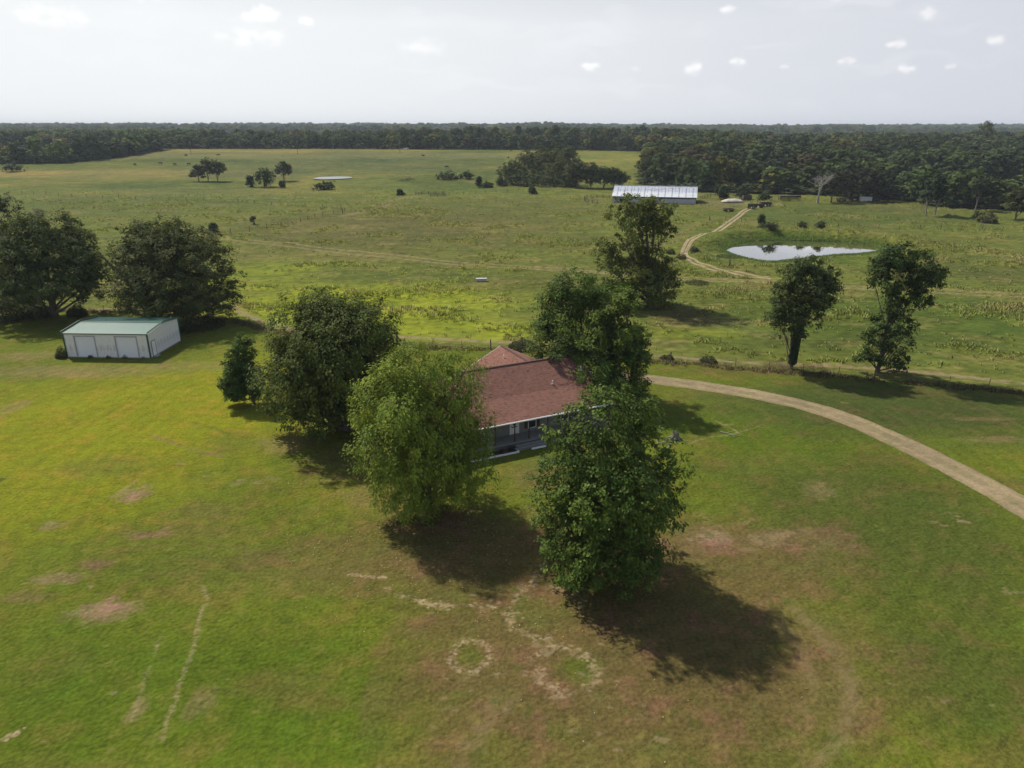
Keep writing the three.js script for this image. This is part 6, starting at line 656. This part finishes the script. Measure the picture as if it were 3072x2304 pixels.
// ------------------------------------------------------------------ grass and litter
{
  const G = []; { const r = rng(21), p = [], nn = []; for (let i = 0; i < 10; i++) { const a = r() * 6.283, q = r() * 0.4, x = Math.cos(a) * q, z = Math.sin(a) * q, b = r() * 6.283, w = 0.09, h = mix(0.5, 1, r()), lx = (r() - 0.5) * 0.9, lz = (r() - 0.5) * 0.9; p.push(x - Math.cos(b) * w, -0.05, z - Math.sin(b) * w, x + Math.cos(b) * w, -0.05, z + Math.sin(b) * w, x + lx, h, z + lz); for (let k = 0; k < 3; k++) nn.push(lx * 0.5 + Math.cos(a) * 0.35, 0.9, lz * 0.5 + Math.sin(a) * 0.35); } const g = new THREE.BufferGeometry(); g.setAttribute('position', new THREE.Float32BufferAttribute(p, 3)); g.setAttribute('normal', new THREE.Float32BufferAttribute(nn, 3)); G.push(g); }
  const r = rng(22), M = new THREE.Matrix4(), Q = new THREE.Quaternion(), Y = V(0, 1, 0), c = new THREE.Color(), mats = [], cols = [];
  const tuft = (x, z, s, h, col) => { M.compose(V(x, HT(x, z), z), Q.setFromAxisAngle(Y, r() * 6.28), V(s, h, s)); mats.push(M.clone()); cols.push(col); };
  for (let i = 0; i < 200000 && mats.length < 30000; i++) {
    const d = 76 + 330 * Math.pow(r(), 1.3), x = (r() * 2 - 1) * (d * 0.78 + 6), z = -d; if (z > fenceZ(x) - 3) continue;
    const q = tallGrass(x, z) * ss(406, 300, d); if (r() > q * 0.9 + 0.02) continue;
    if (inBox(pondBox, x, z) && shoreDist(pondShore, x, z) < 1.2) continue; let near = false; for (const k of [0, 1, 2]) if (polyDist(tracks[k][0], x, z) < tracks[k][1] + 0.6) near = true; if (near) continue;
    if (inside(LANEBOX, x, z) && polyDist(LANE, x, z) < 2.2) continue;
    const y = fbm(x * 0.07 + 90, z * 0.12, 3), lime = ss(-10, -40, z + 80 + Math.abs(x + 22) * 0.5) * ss(-190, -120, z) * ss(60, 10, Math.abs(x + 20)), hay = ss(0.0, 0.6, y) * 0.7, v = mix(0.8, 1.25, r()), s = mix(0.5, 1.0, r());
    tuft(x, z, s * 1.3, s * mix(0.4, 0.75, q), [mix(mix(0.19, 0.27, lime), 0.32, hay) * v, mix(mix(0.225, 0.32, lime), 0.27, hay) * v, mix(0.034, 0.09, hay) * v]);
  }
  for (let i = 0; i < 3500; i++) { const t = r() * (fence.length - 1), k = Math.floor(t), x = mix(fence[k][0], fence[k + 1][0], t - k), z = mix(fence[k][1], fence[k + 1][1], t - k) + (r() + r() - 1) * 1.3 + 0.7; if (n2(x * 0.22, z * 0.5) < -0.3) continue; const h = r(), v = mix(0.7, 1.2, r()); tuft(x, z, mix(0.4, 0.9, r()), mix(0.2, 0.6, r() * r()), [mix(0.14, 0.28, h) * v, mix(0.14, 0.21, h) * v, mix(0.035, 0.09, h) * v]); }
  for (let i = 0; i < 5000; i++) { const k = Math.floor(r() * (pondShore.length - 1)), a = pondShore[k], b = pondShore[k + 1], t = r(), x = mix(a[0], b[0], t) + (r() + r() - 1) * 2.6, z = mix(a[1], b[1], t) + (r() + r() - 1) * 2.6, s = shoreDist(pondShore, x, z); if (s < 0.1 || s > 3.2) continue; const v = mix(0.75, 1.2, r()); tuft(x, z, mix(0.4, 0.8, r()), mix(0.25, 0.55, r()), [0.12 * v, 0.20 * v, 0.026 * v]); }
  const im = new THREE.InstancedMesh(G[0], leafMat(0.3, 0.95), mats.length); mats.forEach((m, i) => { im.setMatrixAt(i, m); im.setColorAt(i, c.setRGB(...cols[i])); }); im.material.vertexColors = false; im.name = 'pasture_grass'; im.receiveShadow = im.castShadow = true; im.userData = { kind: 'stuff', label: 'rough tall grass tufts all over the pasture beyond the yard fence', category: 'grass' }; scene.add(im);
  // dead leaves on the lawn around the big trees
  const lg = new THREE.PlaneGeometry(0.075, 0.05); lg.rotateX(-1.35); const lm = [], lc = [];
  for (const [x0, z0, rad, n] of [[-9, -49, 9, 500], [4, -44, 9, 350], [-17, -64, 8, 300], [-4, -56, 10, 400], [-7, -44, 9, 260], [8, -36, 10, 120]]) for (let i = 0; i < n; i++) { const a = r() * 6.28, q = rad * Math.sqrt(r()), x = x0 + Math.cos(a) * q, z = z0 + Math.sin(a) * q; M.compose(V(x, HT(x, z) + 0.03, z), Q.setFromAxisAngle(Y, r() * 6.28), V(1, 1, 1).multiplyScalar(mix(0.6, 1.4, r()))); lm.push(M.clone()); const k = r(); lc.push(k < 0.45 ? [0.27, 0.20, 0.05] : k < 0.8 ? [0.18, 0.10, 0.04] : [0.32, 0.26, 0.13]); }
  const li = new THREE.InstancedMesh(lg, new THREE.MeshStandardMaterial({ roughness: 0.9, side: THREE.DoubleSide }), lm.length); lm.forEach((m, i) => { li.setMatrixAt(i, m); li.setColorAt(i, c.setRGB(...lc[i])); }); li.name = 'fallen_leaves'; li.receiveShadow = true; li.userData = { kind: 'stuff', label: 'yellow and brown dead leaves scattered on the lawn under the big trees', category: 'leaves' }; scene.add(li);
}


//REST
renderer.render(scene, camera);
